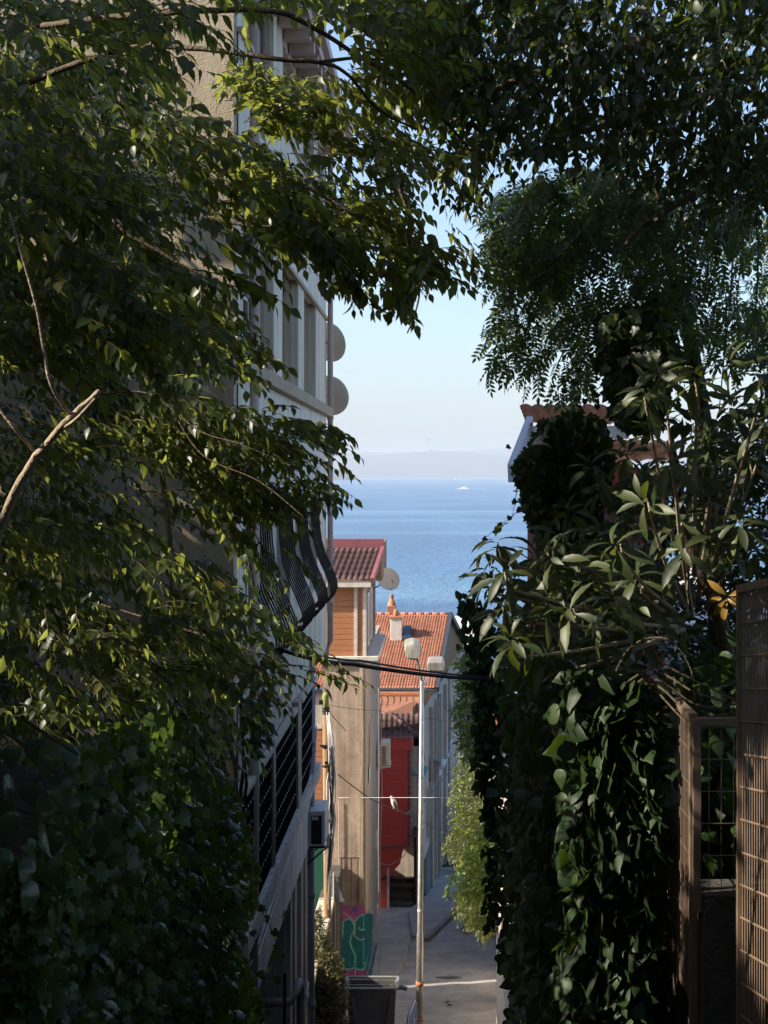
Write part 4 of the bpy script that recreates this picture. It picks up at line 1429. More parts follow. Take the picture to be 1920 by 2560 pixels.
# ------------------------------------------------------------------ lilac white building farther down
lb = thing('terrace_house', 'lilac white terrace farther down with dark topped window bays', 'house', (1.5, 78, -18))
lo = Vector((.95, 70.2, 0))
ld = Vector((.11, 1, 0)).normalized()
lm = MB()
ltop = Zof(1625, 71)
wall_open(lm, lo + Vector((0, 0, -19)), ld, uZ, 18, ltop + 19, [(a, a + 1.2, c_, c_ + 1.6) for a in (1, 4, 7, 10, 13) for c_ in (4.2, 7.4)], (-1, .1, 0), .2)
lm.quad(lo + Vector((0, 0, -19)), lo + Vector((-6, 0, -19)), lo + Vector((-6, 0, ltop)), lo + Vector((0, 0, ltop)))
lm.quad(lo + Vector((0, 0, ltop)), lo + ld * 18 + Vector((0, 0, ltop)), lo + ld * 18 + Vector((-6, 0, ltop)), lo + Vector((-6, 0, ltop)))
lm.build('wall', M['lilac_wall'], lb)
for a in (1, 4, 7, 10, 13):
    for c_ in (4.2, 7.4):
        window(lb, lo + ld * a + Vector((-.1, 0, -19 + c_)), ld, uZ, 1.2, 1.6, (-1, .1, 0), bars=1, fw=.1)
for i, a in enumerate((0.5, 3.2, 6.6, 10.2)):
    z0 = -19 + 6.4 + .35 * i
    q_ = lo + ld * a
    bay = MB().prism([q_ + Vector((.01, 0, z0 - 1.7)), q_ + ld * 1.9 + Vector((.01, 0, z0 - 1.7)), q_ + ld * 1.9 + Vector((.01, 0, z0)), q_ + Vector((.01, 0, z0))], (.42, 0, 0)).build('window_bay', M['cream_wall'], lb)
    MB().prism([q_ + ld * -.1 + Vector((0, 0, z0 + .003)), q_ + ld * 2 + Vector((0, 0, z0 + .003)), q_ + ld * 2 + Vector((0, 0, z0 + .2)), q_ + ld * -.1 + Vector((0, 0, z0 + .2))], (.6, 0, 0)).build('bay_top', M['flash_dark'], bay)
MB().prism([lo + Vector((-.2, -.2, ltop + .002)), lo + ld * 18 + Vector((-.2, 0, ltop + .002)), lo + ld * 18 + Vector((.25, 0, ltop + .002)), lo + Vector((.25, -.2, ltop + .002))], (0, 0, .2)).build('cornice', M['lilac_wall'], lb)

# small red roofed house far below, seen between the terrace and the shrubs
fh = thing('small_house', 'small pale house with a red roof glimpsed far down past the terrace', 'house', tuple(P(1172, 1960, 100)))
fy = 100.0
MB().box(Xof(1150, fy), Xof(1290, fy), fy, fy + 8, -26, Zof(1872, fy)).build('wall', M['lilac_wall'], fh)
rf = MB()
e0 = P(1146, 1876, fy - .4)
tile_roof(rf, e0, Vector((Xof(1295, fy) - e0.x, 0, 0)), Vector((0, 4.4, 2.1)), 14, 8, .08, .05)
rf.build('roof', M['tile_red'], fh, smooth=True)
for x in (1160, 1185, 1210):
    window(fh, P(x, 1945, fy - .02), (1, 0, 0), uZ, .5, 1.1, (0, 1, 0), bars=0, fw=.08)
# crimson awning far along the street
ca = thing('awning', 'small crimson cloth awning far along the lane beneath the shrubs', 'awning', tuple(P(1152, 2170, 59)))
MB().prism([P(1138, 2160, 59.5), P(1150, 2154, 60), P(1172, 2166, 60), P(1166, 2186, 58.6), P(1146, 2176, 58.6)], (0, .05, -.05)).build('cloth', M['crimson'], ca)
c_ = MB()
for x in (1143, 1164):
    c_.tube([P(x, 2176, 58.8), P(x, 2236, 58.8)], .03, 6)
c_.build('pole', M['frame_white'], ca)
MB().box(Xof(1120, 62), 3.2, 62, 63, -17, Zof(2010, 62)).build('lane_end_wall', M['lilac_wall'], tag(thing('garden_house', 'low pale house closing the view down the lane', 'house', (1.5, 62, -17)), 'low pale house closing the view down the lane', 'house'))

# ------------------------------------------------------------------ yard wall with pale coping beside the bin, green gate
yw = thing('yard_wall', 'low yard wall with a pale stepped coping beside the dry bush', 'wall', (-2.9, 35, -13.7))
m_ = MB()
m_.box(-3.15, -2.86, 30.6, 40.4, -14.8, -11.35)
m_.box(-3.15, -2.86, 40.72, 41.98, -15, -11.4)
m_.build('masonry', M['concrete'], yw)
cp = MB()
for i in range(9):
    y = 30.6 + i * .92
    cp.box(-3.2, -2.78, y, y + .90, -11.348, -11.24 + .03 * (i % 3))
cp.build('coping', M['coping'], yw, bevel=.015)
gg = thing('yard_gate', 'green metal gate behind the low yard wall', 'gate', (-3.1, 38, -11.5))
gm = MB()
for i in range(9):
    gm.bar((-3.3 + .02 * i, 38 + i * .12, -11.5), (-3.3 + .02 * i, 38 + i * .12, -9.6), .03, .1)
gm.build('bars', M['green_gate'], gg)
MB().bar((-3.32, 37.9, -9.6), (-3.12, 39.1, -9.35), .06, .08).build('top_rail', M['green_gate'], gg)
# ------------------------------------------------------------------ street lamp
LY = 35.5
lp = thing('street_lamp', 'tall shiny steel street lamp with two lamp heads over the lane', 'street lamp', tuple(P(1048, 2600, LY)))
pb_, pt_ = P(1047.5, 2680, LY), P(1055, 1702, LY)
MB().tube([pb_, pb_.lerp(pt_, .35), pb_.lerp(pt_, .36), pt_], [.092, .082, .07, .05], 16).build('pole', M['galv'], lp, smooth=True)
bd = MB()
for t, c in ((.06, 0), (.13, 0), (.22, 0)):
    bd.tube([pb_.lerp(pt_, t), pb_.lerp(pt_, t + .012)], .096, 14)
bd.build('band', M['tile_orange'], lp, smooth=True)
MB().tube([pt_, pt_ + Vector((-.02, 0, .14)), P(1049, 1672, LY), P(1038, 1632, LY - .35)], [.045, .042, .04, .036], 10).build('arm', M['galv'], lp, smooth=True)
hd = MB()
h0 = P(1033, 1626, LY - .35)
hd.prism([h0 + Vector(v) for v in [(-.20, -.15, -.02), (-.14, -.2, -.16), (.10, -.2, -.19), (.20, -.15, -.06), (.19, -.1, .12), (.02, -.1, .17), (-.18, -.1, .12)]], (-.04, .62, .09))
ho = hd.build('lamp_head', M['lamp_grey'], lp, bevel=.02)
ln = MB().prism([h0 + Vector(v) for v in [(-.12, -.15, -.165), (.09, -.15, -.195), (.07, .35, -.12), (-.13, .35, -.09)]], (0, 0, -.03))
ln.build('lens', M['lamp_glass'], ho)
MB().tube([pt_ + Vector((0, 0, -.12)), pt_ + Vector((.1, .2, -.04)), P(1075, 1672, LY + .9)], .03, 8).build('arm', M['galv'], lp, smooth=True)
h1 = P(1088, 1668, LY + .8)
hd = MB().prism([h1 + Vector(v) for v in [(-.22, 0, -.10), (.22, 0, -.10), (.21, 0, .02), (.17, 0, .12), (-.18, 0, .12), (-.21, 0, .04)]], (.02, .75, .06))
ho = hd.build('lamp_head', M['lamp_grey'], lp, bevel=.02)
MB().box(h1.x - .2, h1.x + .2, h1.y + .02, h1.y + .6, h1.z - .15, h1.z - .095).build('lens', M['lamp_glass'], ho)
stk = MB()
for (t, h_) in ((.30, .012), (.335, .008), (.41, .006), (.55, .005)):
    stk.tube([pb_.lerp(pt_, t), pb_.lerp(pt_, t + h_)], .0865 - .04 * t, 14)
stk.build('sticker', M['trim_white'], lp, smooth=True)
tp = MB()
for t in (.28, .5, .62, .75):
    tp.tube([pb_.lerp(pt_, t), pb_.lerp(pt_, t + .004)], .082 - t * .03, 10)
tp.build('clamp', M['pipe_grey'], lp, smooth=True)

# blue sign standing by the lamp foot
bs = thing('road_sign', 'blue road sign with a white border turned nearly edge on by the lamp foot', 'sign', tuple(P(1036, 2640, 34.6)))
o_, e_ = P(1020, 2610, 34.2), P(1044, 2500, 34.9)
a_, b_ = P(1021, 2562, 34.2), P(1043, 2590, 35.1)
sg = [P(1019, 2560, 34.2), P(1041, 2512, 35.0), P(1043, 2600, 35.0), P(1020, 2640, 34.2)]
MB().prism([sg[0], P(1022, 2538, 34.3), P(1036, 2502, 34.8), sg[1], sg[2], sg[3]], (-.03, .012, 0)).build('panel', M['sign_blue'], bs)
ed = MB()
for p_, q_ in ((sg[3], sg[0]), (sg[0], P(1022, 2538, 34.3)), (P(1022, 2538, 34.3), P(1036, 2502, 34.8)), (P(1036, 2502, 34.8), sg[1]), (sg[1], sg[2])):
    ed.bar(p_ + Vector((.008, -.01, 0)), q_ + Vector((.008, -.01, 0)), .022, .022)
ed.bar(P(1034, 2545, 34.75) + Vector((.012, -.012, 0)), P(1029, 2600, 34.5) + Vector((.012, -.012, 0)), .03, .03)
ed.build('border', M['white_paint'], bs)
MB().tube([P(1040, 2520, 35.05), P(1040, 2720, 35.05)], .03, 8).build('post', M['galv'], bs, smooth=True)

# ------------------------------------------------------------------ waste container
wc = thing('waste_container', 'dark grey open wheeled waste container at the foot of the stair', 'waste container', (-1.62, 34.0, street_z(34)))
gz = street_z(34) + .02
bx0, bx1, by0, by1 = Xof(864, 33.6), Xof(993, 33.6), 33.6, 34.32
zt = Zof(2474, 33.6)
body = MB()
def ring(x0, x1, y0, y1, z):
    return [(x0, y0, z), (x1, y0, z), (x1, y1, z), (x0, y1, z)]
levels = [(.16, gz + .22), (.10, gz + .55), (.03, zt - .12), (.03, zt)]
vs = []
for ins, z in levels:
    vs += ring(bx0 + ins, bx1 - ins, by0 + ins, by1 - ins, z)
ins = [(.06, zt), (.06, zt - .3), (.2, gz + .3)]
for i_, z in ins:
    vs += ring(bx0 + i_, bx1 - i_, by0 + i_, by1 - i_, z)
fs = [(3, 2, 1, 0)]
nl = len(levels) + len(ins)
for k in range(nl - 1):
    for i in range(4):
        fs.append((k * 4 + i, k * 4 + (i + 1) % 4, (k + 1) * 4 + (i + 1) % 4, (k + 1) * 4 + i))
fs.append(tuple((nl - 1) * 4 + i for i in range(4)))
body.add(vs, fs)
body.build('body', M['bin'], wc, bevel=.02)
rb = MB()
for i in range(5):
    z = zt - .28 - i * .085
    k = (zt - z) * .09
    rb.box(bx0 + .18, bx1 - .22, by0 + .01 + k, by0 + .05 + k, z - .028, z + .028)
rb.bar((bx0 + .14, by0 + .01, zt - .18), (bx0 + .34, by0 + .07, gz + .35), .05, .05)
rb.bar((bx1 - .16, by0 + .01, zt - .18), (bx1 - .36, by0 + .07, gz + .35), .05, .05)
rb.bar((bx0 + .34, by0 + .07, gz + .42), (bx1 - .36, by0 + .07, gz + .42), .08, .1)
rb.build('ribs', M['bin'], wc, bevel=.01)
rm = MB()
for (a, b) in (((bx0, by0, zt), (bx1, by0, zt)), ((bx0, by1, zt + .02), (bx1, by1, zt + .02)), ((bx0, by0, zt), (bx0, by1, zt + .02)), ((bx1, by0, zt), (bx1, by1, zt + .02))):
    rm.bar(Vector(a) + Vector((0, 0, .02)), Vector(b) + Vector((0, 0, .02)), .07, .05)
rm.bar((bx0 - .02, by0 + .16, zt + .05), (bx1 + .02, by0 + .16, zt + .05), .03, .02)
rm.build('rim', M['bin_rim'], wc, bevel=.012)
MB().tube([(bx1 - .02, by0 + .42, zt - .1), (bx1 + .10, by0 + .42, zt - .1), (bx1 + .22, by0 + .40, zt - .13)], [.06, .055, .05], 10).build('trunnion', M['bin'], wc)
MB().tube([(bx0 + .02, by0 + .42, zt - .1), (bx0 - .22, by0 + .42, zt - .1)], [.06, .05], 10).build('trunnion', M['bin'], wc)
MB().box(bx1 - .28, bx1 - .06, by0 - .05, by0 + .08, gz + .62, gz + .88).build('lifting_pocket', M['bin'], wc, bevel=.02)
MB().box(bx0 + .5, bx0 + .72, by0 - .03, by0 + .09, gz + .44, gz + .6).build('lifting_pocket', M['bin'], wc, bevel=.02)
for sx in (bx0 + .24, bx1 - .24):
    for sy in (by0 + .25, by1 - .25):
        wh = MB().tube([(sx - .03, sy, gz + .1), (sx + .03, sy, gz + .1)], .1, 14)
        wo = wh.build('wheel', M['black'], wc)
        MB().bar((sx, sy, gz + .1), (sx, sy, gz + .24), .09, .05).build('fork', M['pipe_grey'], wo)

# ------------------------------------------------------------------ timber utility pole
UY = 36.5
up = thing('utility_pole', 'weathered timber utility pole with a mossy top and bundles of cable', 'utility pole', tuple(P(818, 2600, UY)))
ub, ut = P(821, 2680, UY), P(814, 1786, UY)
MB().tube([ub, ub.lerp(ut, .5) + Vector((.01, 0, 0)), ut], [.10, .092, .082], 12).build('pole', M['timber'], up, smooth=True)
MB().tube([ut, P(814, 1740, UY), P(814, 1732, UY)], [.084, .084, .06], 12).build('mossy_top', M['mossy'], up, smooth=True)
fx = MB()
for py in (1768, 1775, 1865, 1912, 2010, 2035):
    q_ = P(815, py, UY)
    fx.tube([q_, q_ + Vector((0, 0, -.05))], .098, 10)
fx.box(ut.x - .16, ut.x - .07, UY - .06, UY + .06, Zof(1760, UY), Zof(1750, UY))
fx.bar(P(800, 1864, UY - .1), P(826, 1866, UY - .1), .05, .05)
fx.bar(P(812, 1908, UY - .1), P(836, 1904, UY - .1), .05, .08)
fx.build('fixings', M['black_iron'], up)
cb = MB()
rnd = random.Random(4)
for i in range(14):
    x0_ = 822 + rnd.uniform(-3, 14)
    pts = [P(818 + rnd.uniform(-2, 6), 1778 + rnd.uniform(0, 30), UY - .11)]
    for py in (1850, 1900, 1950, 2000, 2050):
        pts.append(P(x0_ + rnd.uniform(-5, 6), py + rnd.uniform(-8, 8), UY - .13))
    pts.append(P(818 + rnd.uniform(-4, 4), 2120 + rnd.uniform(0, 160), UY - .12))
    cb.tube(pts, rnd.choice((.008, .012, .016)), 5)
cb.build('cable_bundle', M['cable_white'], up, smooth=True)
kb_ = MB()
for i in range(6):
    pts = [P(822 + rnd.uniform(0, 8), 1860 + rnd.uniform(0, 30), UY - .15)]
    for py in (1920, 1970, 2040, 2110):
        pts.append(P(826 + rnd.uniform(-6, 10), py, UY - .16))
    pts.append(P(820, 2200, UY - .12))
    kb_.tube(pts, .010, 5)
kb_.build('cable_bundle', M['cable'], up, smooth=True)

# grey triangular sign back leaning behind the pole
tg = thing('triangle_sign', 'grey triangular sign back with a white edge behind the timber pole', 'sign', tuple(P(845, 2250, 38)))
MB().prism([P(835, 2188, 38), P(862, 2255, 38), P(835, 2254, 38)], (0, .03, 0)).build('panel', M['grey_board'], tg)
MB().bar(P(833, 2184, 37.98), P(833.5, 2258, 37.98), .035, .03).build('edge', M['white_paint'], tg)
MB().tube([P(836, 2180, 38.06), P(836, 2560, 38.06)], .03, 8).build('post', M['pipe_grey'], tg)


# ------------------------------------------------------------------ cables across the lane
def cable(name, label, pts, r, m, sag=0.0, n=14, group=None):
    mb = MB()
    for pl in pts:
        out = []
        for i in range(len(pl) - 1):
            a, b = Vector(pl[i]), Vector(pl[i + 1])
            for k in range(n):
                t = k / n
                out.append(a.lerp(b, t) + Vector((0, 0, -sag * 4 * t * (1 - t))))
        out.append(Vector(pl[-1]))
        mb.tube(out, r, 6)
    o = mb.build(name, m, smooth=True)
    return tag(o, label, 'cable', group)


cable('overhead_cable', 'thicker lower of two black cables crossing the lane in front of the lamp', [[P(700, 1622, 14), P(880, 1660, 16), P(1230, 1699, 20)]], .026, M['cable'], .03, group='black cables across the lane')
cable('overhead_cable', 'thinner upper of two black cables crossing the lane in front of the lamp', [[P(740, 1622, 14), P(900, 1651, 16), P(1230, 1693, 20)]], .013, M['cable'], .03, group='black cables across the lane')
cable('telephone_wire', 'dark wire sagging from the timber pole past the bird to the lamp', [[P(845, 1936, UY), P(930, 1999, 38), P(1040, 2043, 40)], [P(1014, 2035, 40), P(1060, 2004, 44), P(1130, 1920, 48), P(1165, 1870, 52)]], .014, M['cable'], .02)
cable('telephone_wire', 'pale taut wire crossing the lane just above the perched bird', [[P(845, 1994, 37), P(1210, 1994, 34)]], .005, M['cable_white'], .0)
cable('telephone_wire', 'thin wire from the pole top across the concrete wall to the shrubs', [[P(820, 1762, UY), P(945, 1776, 41), P(1060, 1795, 44), P(1180, 1806, 46)]], .007, M['cable'], .03)
cable('telephone_wire', 'short stay wire slanting down from the pole top on the concrete wall', [[P(822, 1778, UY), P(866, 1828, 41)]], .010, M['cable'], .02)
cable('telephone_wire', 'thin wire running from the lamp down to the bright shrubs', [[P(1042, 2044, 39), P(1100, 2075, 42), P(1190, 2086, 44)]], .009, M['cable'], .02)
cable('loose_cable', 'pale cable drooping under the red bay', [[P(946, 2155, 51), P(972, 2163, 51), P(1000, 2148, 51.2), P(1017, 2130, 51.6)]], .016, M['pilaster'], .02)
cable('loose_cable', 'pale cables running diagonally along the white building parapet', [[(FX + .075, 27.9, -5.5), (FX + .08, 26, -5.95), (FX + .08, 23, -6.15), (FX + .08, 18.5, -6.35)], [(FX + .075, 28.1, -5.2), (FX + .08, 26, -6.02), (FX + .08, 22.5, -6.28), (FX + .08, 18.5, -6.5)], [(FX + .13, 28.0, -4.9), (FX + .18, 26.8, -5.8), (FX + .09, 25, -6.08), (FX + .085, 19.5, -6.24)]], .012, M['cable_white'], .03)
cable('loose_cable', 'black cable looping down the white building corner by the ivy', [[P(603, 1700, 17.3), P(606, 1860, 17.2), P(616, 1960, 17.1), P(610, 2010, 17.1), P(580, 2038, 17.0), P(560, 2030, 17)], [P(600, 1740, 17.2), P(609, 1920, 17.2), P(600, 1990, 17.2), P(575, 2012, 17.1)]], .022, M['cable'], .0)
cable('loose_cable', 'wires hanging down the corner between orange house and red house', [[P(946, 1720, 41.8), P(948, 1900, 41.8), P(946, 2100, 41.8), P(948, 2470, 41.8)], [P(952, 1760, 43), P(955, 1990, 43), P(950, 2120, 43), P(952, 2450, 43)]], .014, M['pipe_grey'], .01)

# ------------------------------------------------------------------ bird on the wire
bd_ = thing('bird', 'pale grey bird with dark wing tips perched on the sagging wire', 'bird', tuple(P(984, 2024, 38.6)))
BY = 38.6
bp_ = lambda x, y, d=0: P(930 + x / 7.375, 1820 + y / 7.375, BY + d)
bt_ = MB().tube([bp_(470, 1545, .03), bp_(455, 1500, .02), bp_(432, 1455), bp_(412, 1400), bp_(395, 1350), bp_(375, 1310), bp_(365, 1290), bp_(362, 1272, -.01), bp_(352, 1270, -.02), bp_(335, 1279, -.03), bp_(316, 1284, -.035)],
                [.012, .022, .052, .075, .072, .052, .038, .034, .032, .014, .004], 14)
bt_.build('body', M['gull'], bd_, smooth=True)
for sgn in (-1, 1):
    wg = MB().tube([bp_(392, 1350, sgn * .055), bp_(415, 1400, sgn * .072), bp_(440, 1460, sgn * .05), bp_(462, 1530, sgn * .015)], [.02, .042, .034, .008], 8)
    wg.build('wing', M['gull_dark'] if sgn < 0 else M['gull'], bd_, smooth=True)
    MB().tube([bp_(405, 1440, sgn * .025), bp_(388, 1480, sgn * .025), bp_(380, 1494, sgn * .025)], [.012, .008, .008], 6).build('leg', M['tile_orange'], bd_)
for i, (px, py, wing) in enumerate(((1071, 1100, 'far bird flying highest over the hazy hills'), (1077, 1126, 'far bird flying lower just above the hill crest'))):
    q_ = P(px, py, 640)
    fb_ = tag(MB().tube([q_ + Vector((-.35, .2, 0)), q_, q_ + Vector((.4, -.2, 0))], [.05, .14, .02], 8).build('flying_bird', M['gull'], smooth=True), wing, 'bird', 'birds flying over the sea')
    wm = MB()
    for sgn in (-1, 1):
        wm.prism([q_ + Vector((-.1, sgn * .05, .05)), q_ + Vector((.15, sgn * .05, .05)), q_ + Vector((.2 + .3 * sgn, sgn * .45, .3)), q_ + Vector((.1 + .8 * sgn, sgn * .8, .16))], (0, 0, .03))
    wm.build('wings', M['gull'], fb_)

# ------------------------------------------------------------------ orange roofed house at the right
HY = 22.0
hr = thing('ivy_house', 'red walled house with an orange tiled roof and pale bargeboard behind the ivy', 'house', (3, 26, -4))
pr = [P(1316, 1040, HY), P(1268, 1160, HY - 1.2), P(1270, 1206, HY - 1.2), P(1322, 1182, HY)]
vb = MB().prism(pr, (.10, .02, 0))
vb.build('bargeboard', M['verge_lilac'], hr, bevel=.01)
rf = MB()
ed_, ri_ = P(1326, 1050, HY - .1), P(1326, 1040, HY + .8)
tile_roof(rf, P(1318, 1068, HY - .2), Vector((1.45, 0, 0)), Vector((0, 2.2, .42)), 7, 6, .04, .03)
ro = rf.build('roof', M['tile_orange'], hr, smooth=True)
rd_ = MB()
for i in range(4):
    x = Xof(1322, HY + 2) + i * .38
    rd_.tube([(x, HY + 2.05, Zof(1042, HY + 2)), (x + .40, HY + 2.05, Zof(1041, HY + 2))], [.085, .075], 10)
rd_.build('ridge_tiles', M['tile_orange'], ro, smooth=True)
MB().box(Xof(1330, HY), 2.85, HY - .32, HY - .2, Zof(1098, HY), Zof(1066, HY)).build('fascia', M['trim_white'], hr, bevel=.01)
MB().box(Xof(1322, HY) + .1, 2.85, HY - .05, HY + 2, -6, Zof(1098, HY) - .01).build('upper_wall', M['brick_red'], hr)
lr = MB()
tile_roof(lr, P(1480, 1168, HY - 1.3), Vector((1.3, 0, 0)), Vector((0, 1.2, .36)), 4, 3, .07, .05)
lr.build('lower_roof', M['tile_orange'], hr, smooth=True)
MB().box(Xof(1490, HY), 3.6, HY - 1.25, HY - 1.1, Zof(1218, HY - 1.2), Zof(1171, HY - 1.2)).build('beam', M['brick_red'], hr)
MB().box(Xof(1400, HY), 3.3, HY - .9, HY - .1, -5.5, Zof(1218, HY - 1) - .01).build('lower_wall', M['brick_red'], hr)

# wall on the right of the lane, with a sunlit end
rw = thing('lane_wall', 'old wall along the right of the lane under the creepers', 'wall', (1.6, 40, -14.5))
wm = MB().box(1.34, 1.64, 28.2, 34.2, -14.6, -10.9)
wm.box(1.75, 2.05, 34.25, 44.0, -15, -9.6)
wm.box(2.3, 2.6, 44.05, 52.0, -16, -10.2)
wm.build('masonry', M['cream_wall'], rw)

# cream house added unseen behind the creepers, bouncing sunlight onto the facades
ch_ = thing('sun_bounce_house', 'cream house added unseen behind the ivy to bounce sunlight into the lane', 'house', (5, 38, -14))
hw = MB()
wall_open(hw, (3.0, 46, -16), (0, -1, 0), uZ, 18, 13.0, [(a, a + 1.1, c_, c_ + 1.7) for a in (1.5, 4.5, 7.5, 10.5, 13.5) for c_ in (4, 8)], (1, 0, 0), .2)
hw.quad((3.0, 28, -16), (8, 28, -16), (8, 28, -3), (3.0, 28, -3))
hw.quad((3.0, 28, -3), (8, 28, -3), (8, 46, -3), (3.0, 46, -3))
hw.build('wall', M['lilac_wall'], ch_)
for a in (1.5, 4.5, 7.5, 10.5, 13.5):
    for c_ in (4, 8):
        window(ch_, (3.1, 46 - a, -16 + c_), (0, -1, 0), uZ, 1.1, 1.7, (1, 0, 0), bars=1, fw=.08)

# ------------------------------------------------------------------ right: concrete wall and brown wire fence
XF = 1.42
cw = thing('concrete_wall', 'rough dark concrete base wall under the brown wire fence', 'wall', (1.6, 7, -2))
wm = MB()
wm.box(XF + .04, XF + 1.1, 7.98, 8.3, -6, Zof(2236, 8.0))
wm.box(XF + .06, XF + .3, 8.31, 21, -9, -2.75)
wm.box(1.90, 1.945, 1.5, 7.97, -6, -1.86)
wm.build('masonry', M['concrete'], cw)


def fence_panel(name, label, corner, u, W, z0, z1, du, dz, posts, slope=0.0, group='brown wire fence panels', r=.0032, topcap=True):
    """welded wire panel: upright wires and thicker level ones inside a frame"""
    t = thing(name, label, 'fence', tuple(corner), group)
    c, u = Vector(corner), Vector(u).normalized()
    nn = Vector((u.y, -u.x, 0))
    mb = MB()
    k = int(W / du)
    for i in range(k + 1):
        p = c + u * (i * du)
        o = slope * i * du
        mb.tube([p + Vector((0, 0, z0 + o)), p + Vector((0, 0, z1 + o))], r, 4)
    mb.build('upright_wires', M['wire_brown'], t)
    mb = MB()
    z = z0 + .03
    while z < z1:
        mb.tube([c + Vector((0, 0, z)) + nn * .005, c + u * W + Vector((0, 0, z + slope * W)) + nn * .005], r * 1.35, 5)
        z += dz
    mb.build('level_wires', M['wire_brown'], t)
    mb = MB()
    for s_ in posts:
        p = c + u * s_
        o = slope * s_
        mb.box(p.x - .02, p.x + .02, p.y - .02, p.y + .02, z0 - .1 + o, z1 + .02 + o)
    if topcap:
        mb.bar(c + Vector((0, 0, z1 + .01)), c + u * W + Vector((0, 0, z1 + .01 + slope * W)), .05, .04)
    mb.build('frame', M['wire_brown'], t)
    return t


fence_panel('wire_fence', 'long brown wire fence panel running away under the ivy', (XF, 8.08, 0), (0, 1, 0), 9.0, -3.0, Zof(1800, 8.05), .045, .2, (0.0, 2.9, 5.8, 8.9))
fence_panel('wire_fence', 'small brown wire panel facing the camera between two posts', (Xof(1742, 8.0), 8.0, 0), (1, 0, 0), Xof(1856, 8) - Xof(1742, 8), Zof(2232, 8), Zof(1808, 8), .068, .178, (0.0,), r=.0026)
fence_panel('wire_fence', 'tall nearest brown wire panel with close upright wires at the picture edge', (Xof(1852, 7.3), 7.3, 0), (.10, -1, 0), 4.6, -3.1, Zof(1478, 7.3), .038, .165, (0.0, 2.4, 4.6), slope=.149, r=.0048)

# ------------------------------------------------------------------ vegetation
def tree(name, label, loc):
    return thing(name, label, 'tree', loc)


# big overhanging tree at the left, with pointed leaves
t1 = tree('hackberry_tree', 'large leafy tree leaning in from the left, its pointed leaves hanging over the lane', (-2.8, 8, -2.2))
tb = MB()
bough(tb, [(-60, 2300, 8.5), (-55, 1500, 8.5), (-70, 800, 8.3), (-50, 300, 8.2), (-20, -200, 8)], 8, .075, .05, 10)
tb.build('trunk', M['bark'], t1, smooth=True)
for pts, Y, r0, r1 in (
        ([(60, 180, 8.2), (250, 110, 8), (405, 103, 7.8), (600, 128, 7.7), (690, 135, 7.7), (750, 160, 7.7), (815, 235, 7.8), (900, 280, 7.9)], 8, .019, .006),
        ([(60, 60, 8.2), (300, 32, 7.6), (560, 22, 7.4), (660, 50, 7.4), (780, 125, 7.5), (865, 175, 7.6), (960, 260, 7.8), (1020, 330, 7.9)], 8, .019, .006),
        ([(560, 355, 8.2), (640, 392, 8.1), (700, 425, 8.0), (780, 470, 8.0), (900, 520, 8), (1000, 560, 8)], 8, .014, .004),
        ([(50, 700, 8.3), (200, 480, 8.2), (300, 520, 8.2), (450, 600, 8.2), (600, 640, 8.2)], 8, .016, .005),
        ([(690, 135, 7.7), (760, 126, 7.7), (830, 130, 7.7)], 8, .012, .006),
        ([(450, 470, 8.3), (560, 490, 8.2), (640, 480, 8.2)], 8, .014, .006),
        ([(860, 400, 8), (900, 520, 8), (905, 640, 8), (880, 720, 8)], 8, .010, .004),
        ([(60, 500, 8.2), (150, 620, 7.8), (260, 700, 7.5), (380, 760, 7.5)], 8, .016, .005)):
    b_ = MB()
    bough(b_, pts, Y, r0, r1)
    b_.build('branch', M['bark'], t1, smooth=True)
f = Foliage()
f.pads([(-30, -30), (400, -30), (440, 0), (340, 60), (300, 150), (400, 270), (520, 320), (590, 360), (560, 420), (470, 500), (-30, 560)], 980, 6.6, 10.5, size=.115, L=.32)
f.region([(430, -30), (960, -30), (960, 60), (740, 40), (660, 0), (540, 0)], 130, 7, 10, size=.105)
f.pads([(800, 60), (960, 20), (930, 310), (860, 370), (830, 450), (760, 500), (720, 430), (780, 300), (800, 200)], 380, 7.2, 10.5, rad=.26)
f.pads([(660, 440), (760, 450), (860, 490), (960, 540), (1000, 565), (900, 575), (740, 560), (660, 530)], 190, 7.2, 9.5, rad=.17, L=.24)
f.region([(540, 310), (640, 370), (690, 440), (660, 540), (590, 530), (520, 450)], 170, 7, 10, size=.105)
f.region([(490, 160), (540, 130), (700, 195), (730, 260), (660, 280), (560, 235)], 120, 8, 9.2, size=.10, leafdroop=.2)
f.region([(700, 550), (930, 560), (900, 600), (880, 670), (840, 670), (770, 620), (710, 580)], 62, 7.2, 8.6, L=.24, size=.10, mean=(.3, -.1, -.35))
f.pads([(-30, 540), (500, 545), (520, 580), (470, 620), (430, 660), (400, 700), (360, 740), (-30, 780)], 640, 6.6, 10.5, size=.115, L=.32)
f.region([(390, 630), (500, 650), (580, 760), (570, 820), (480, 790), (380, 720)], 70, 7.5, 9, size=.10)
f.path([(600, 700), (660, 740), (715, 775)], 8.2, 10, L=.16, size=.06)
f.path([(540, 720), (600, 780), (640, 830)], 8.0, 10, L=.2)
f.path([(860, 560), (870, 650), (860, 710)], 8, 22, L=.22, mean=(.2, 0, -.8))
f.path([(930, 470), (985, 430), (920, 420)], 8, 8, L=.18)
f.path([(960, 520), (1000, 560), (1050, 575)], 8, 14, L=.2)
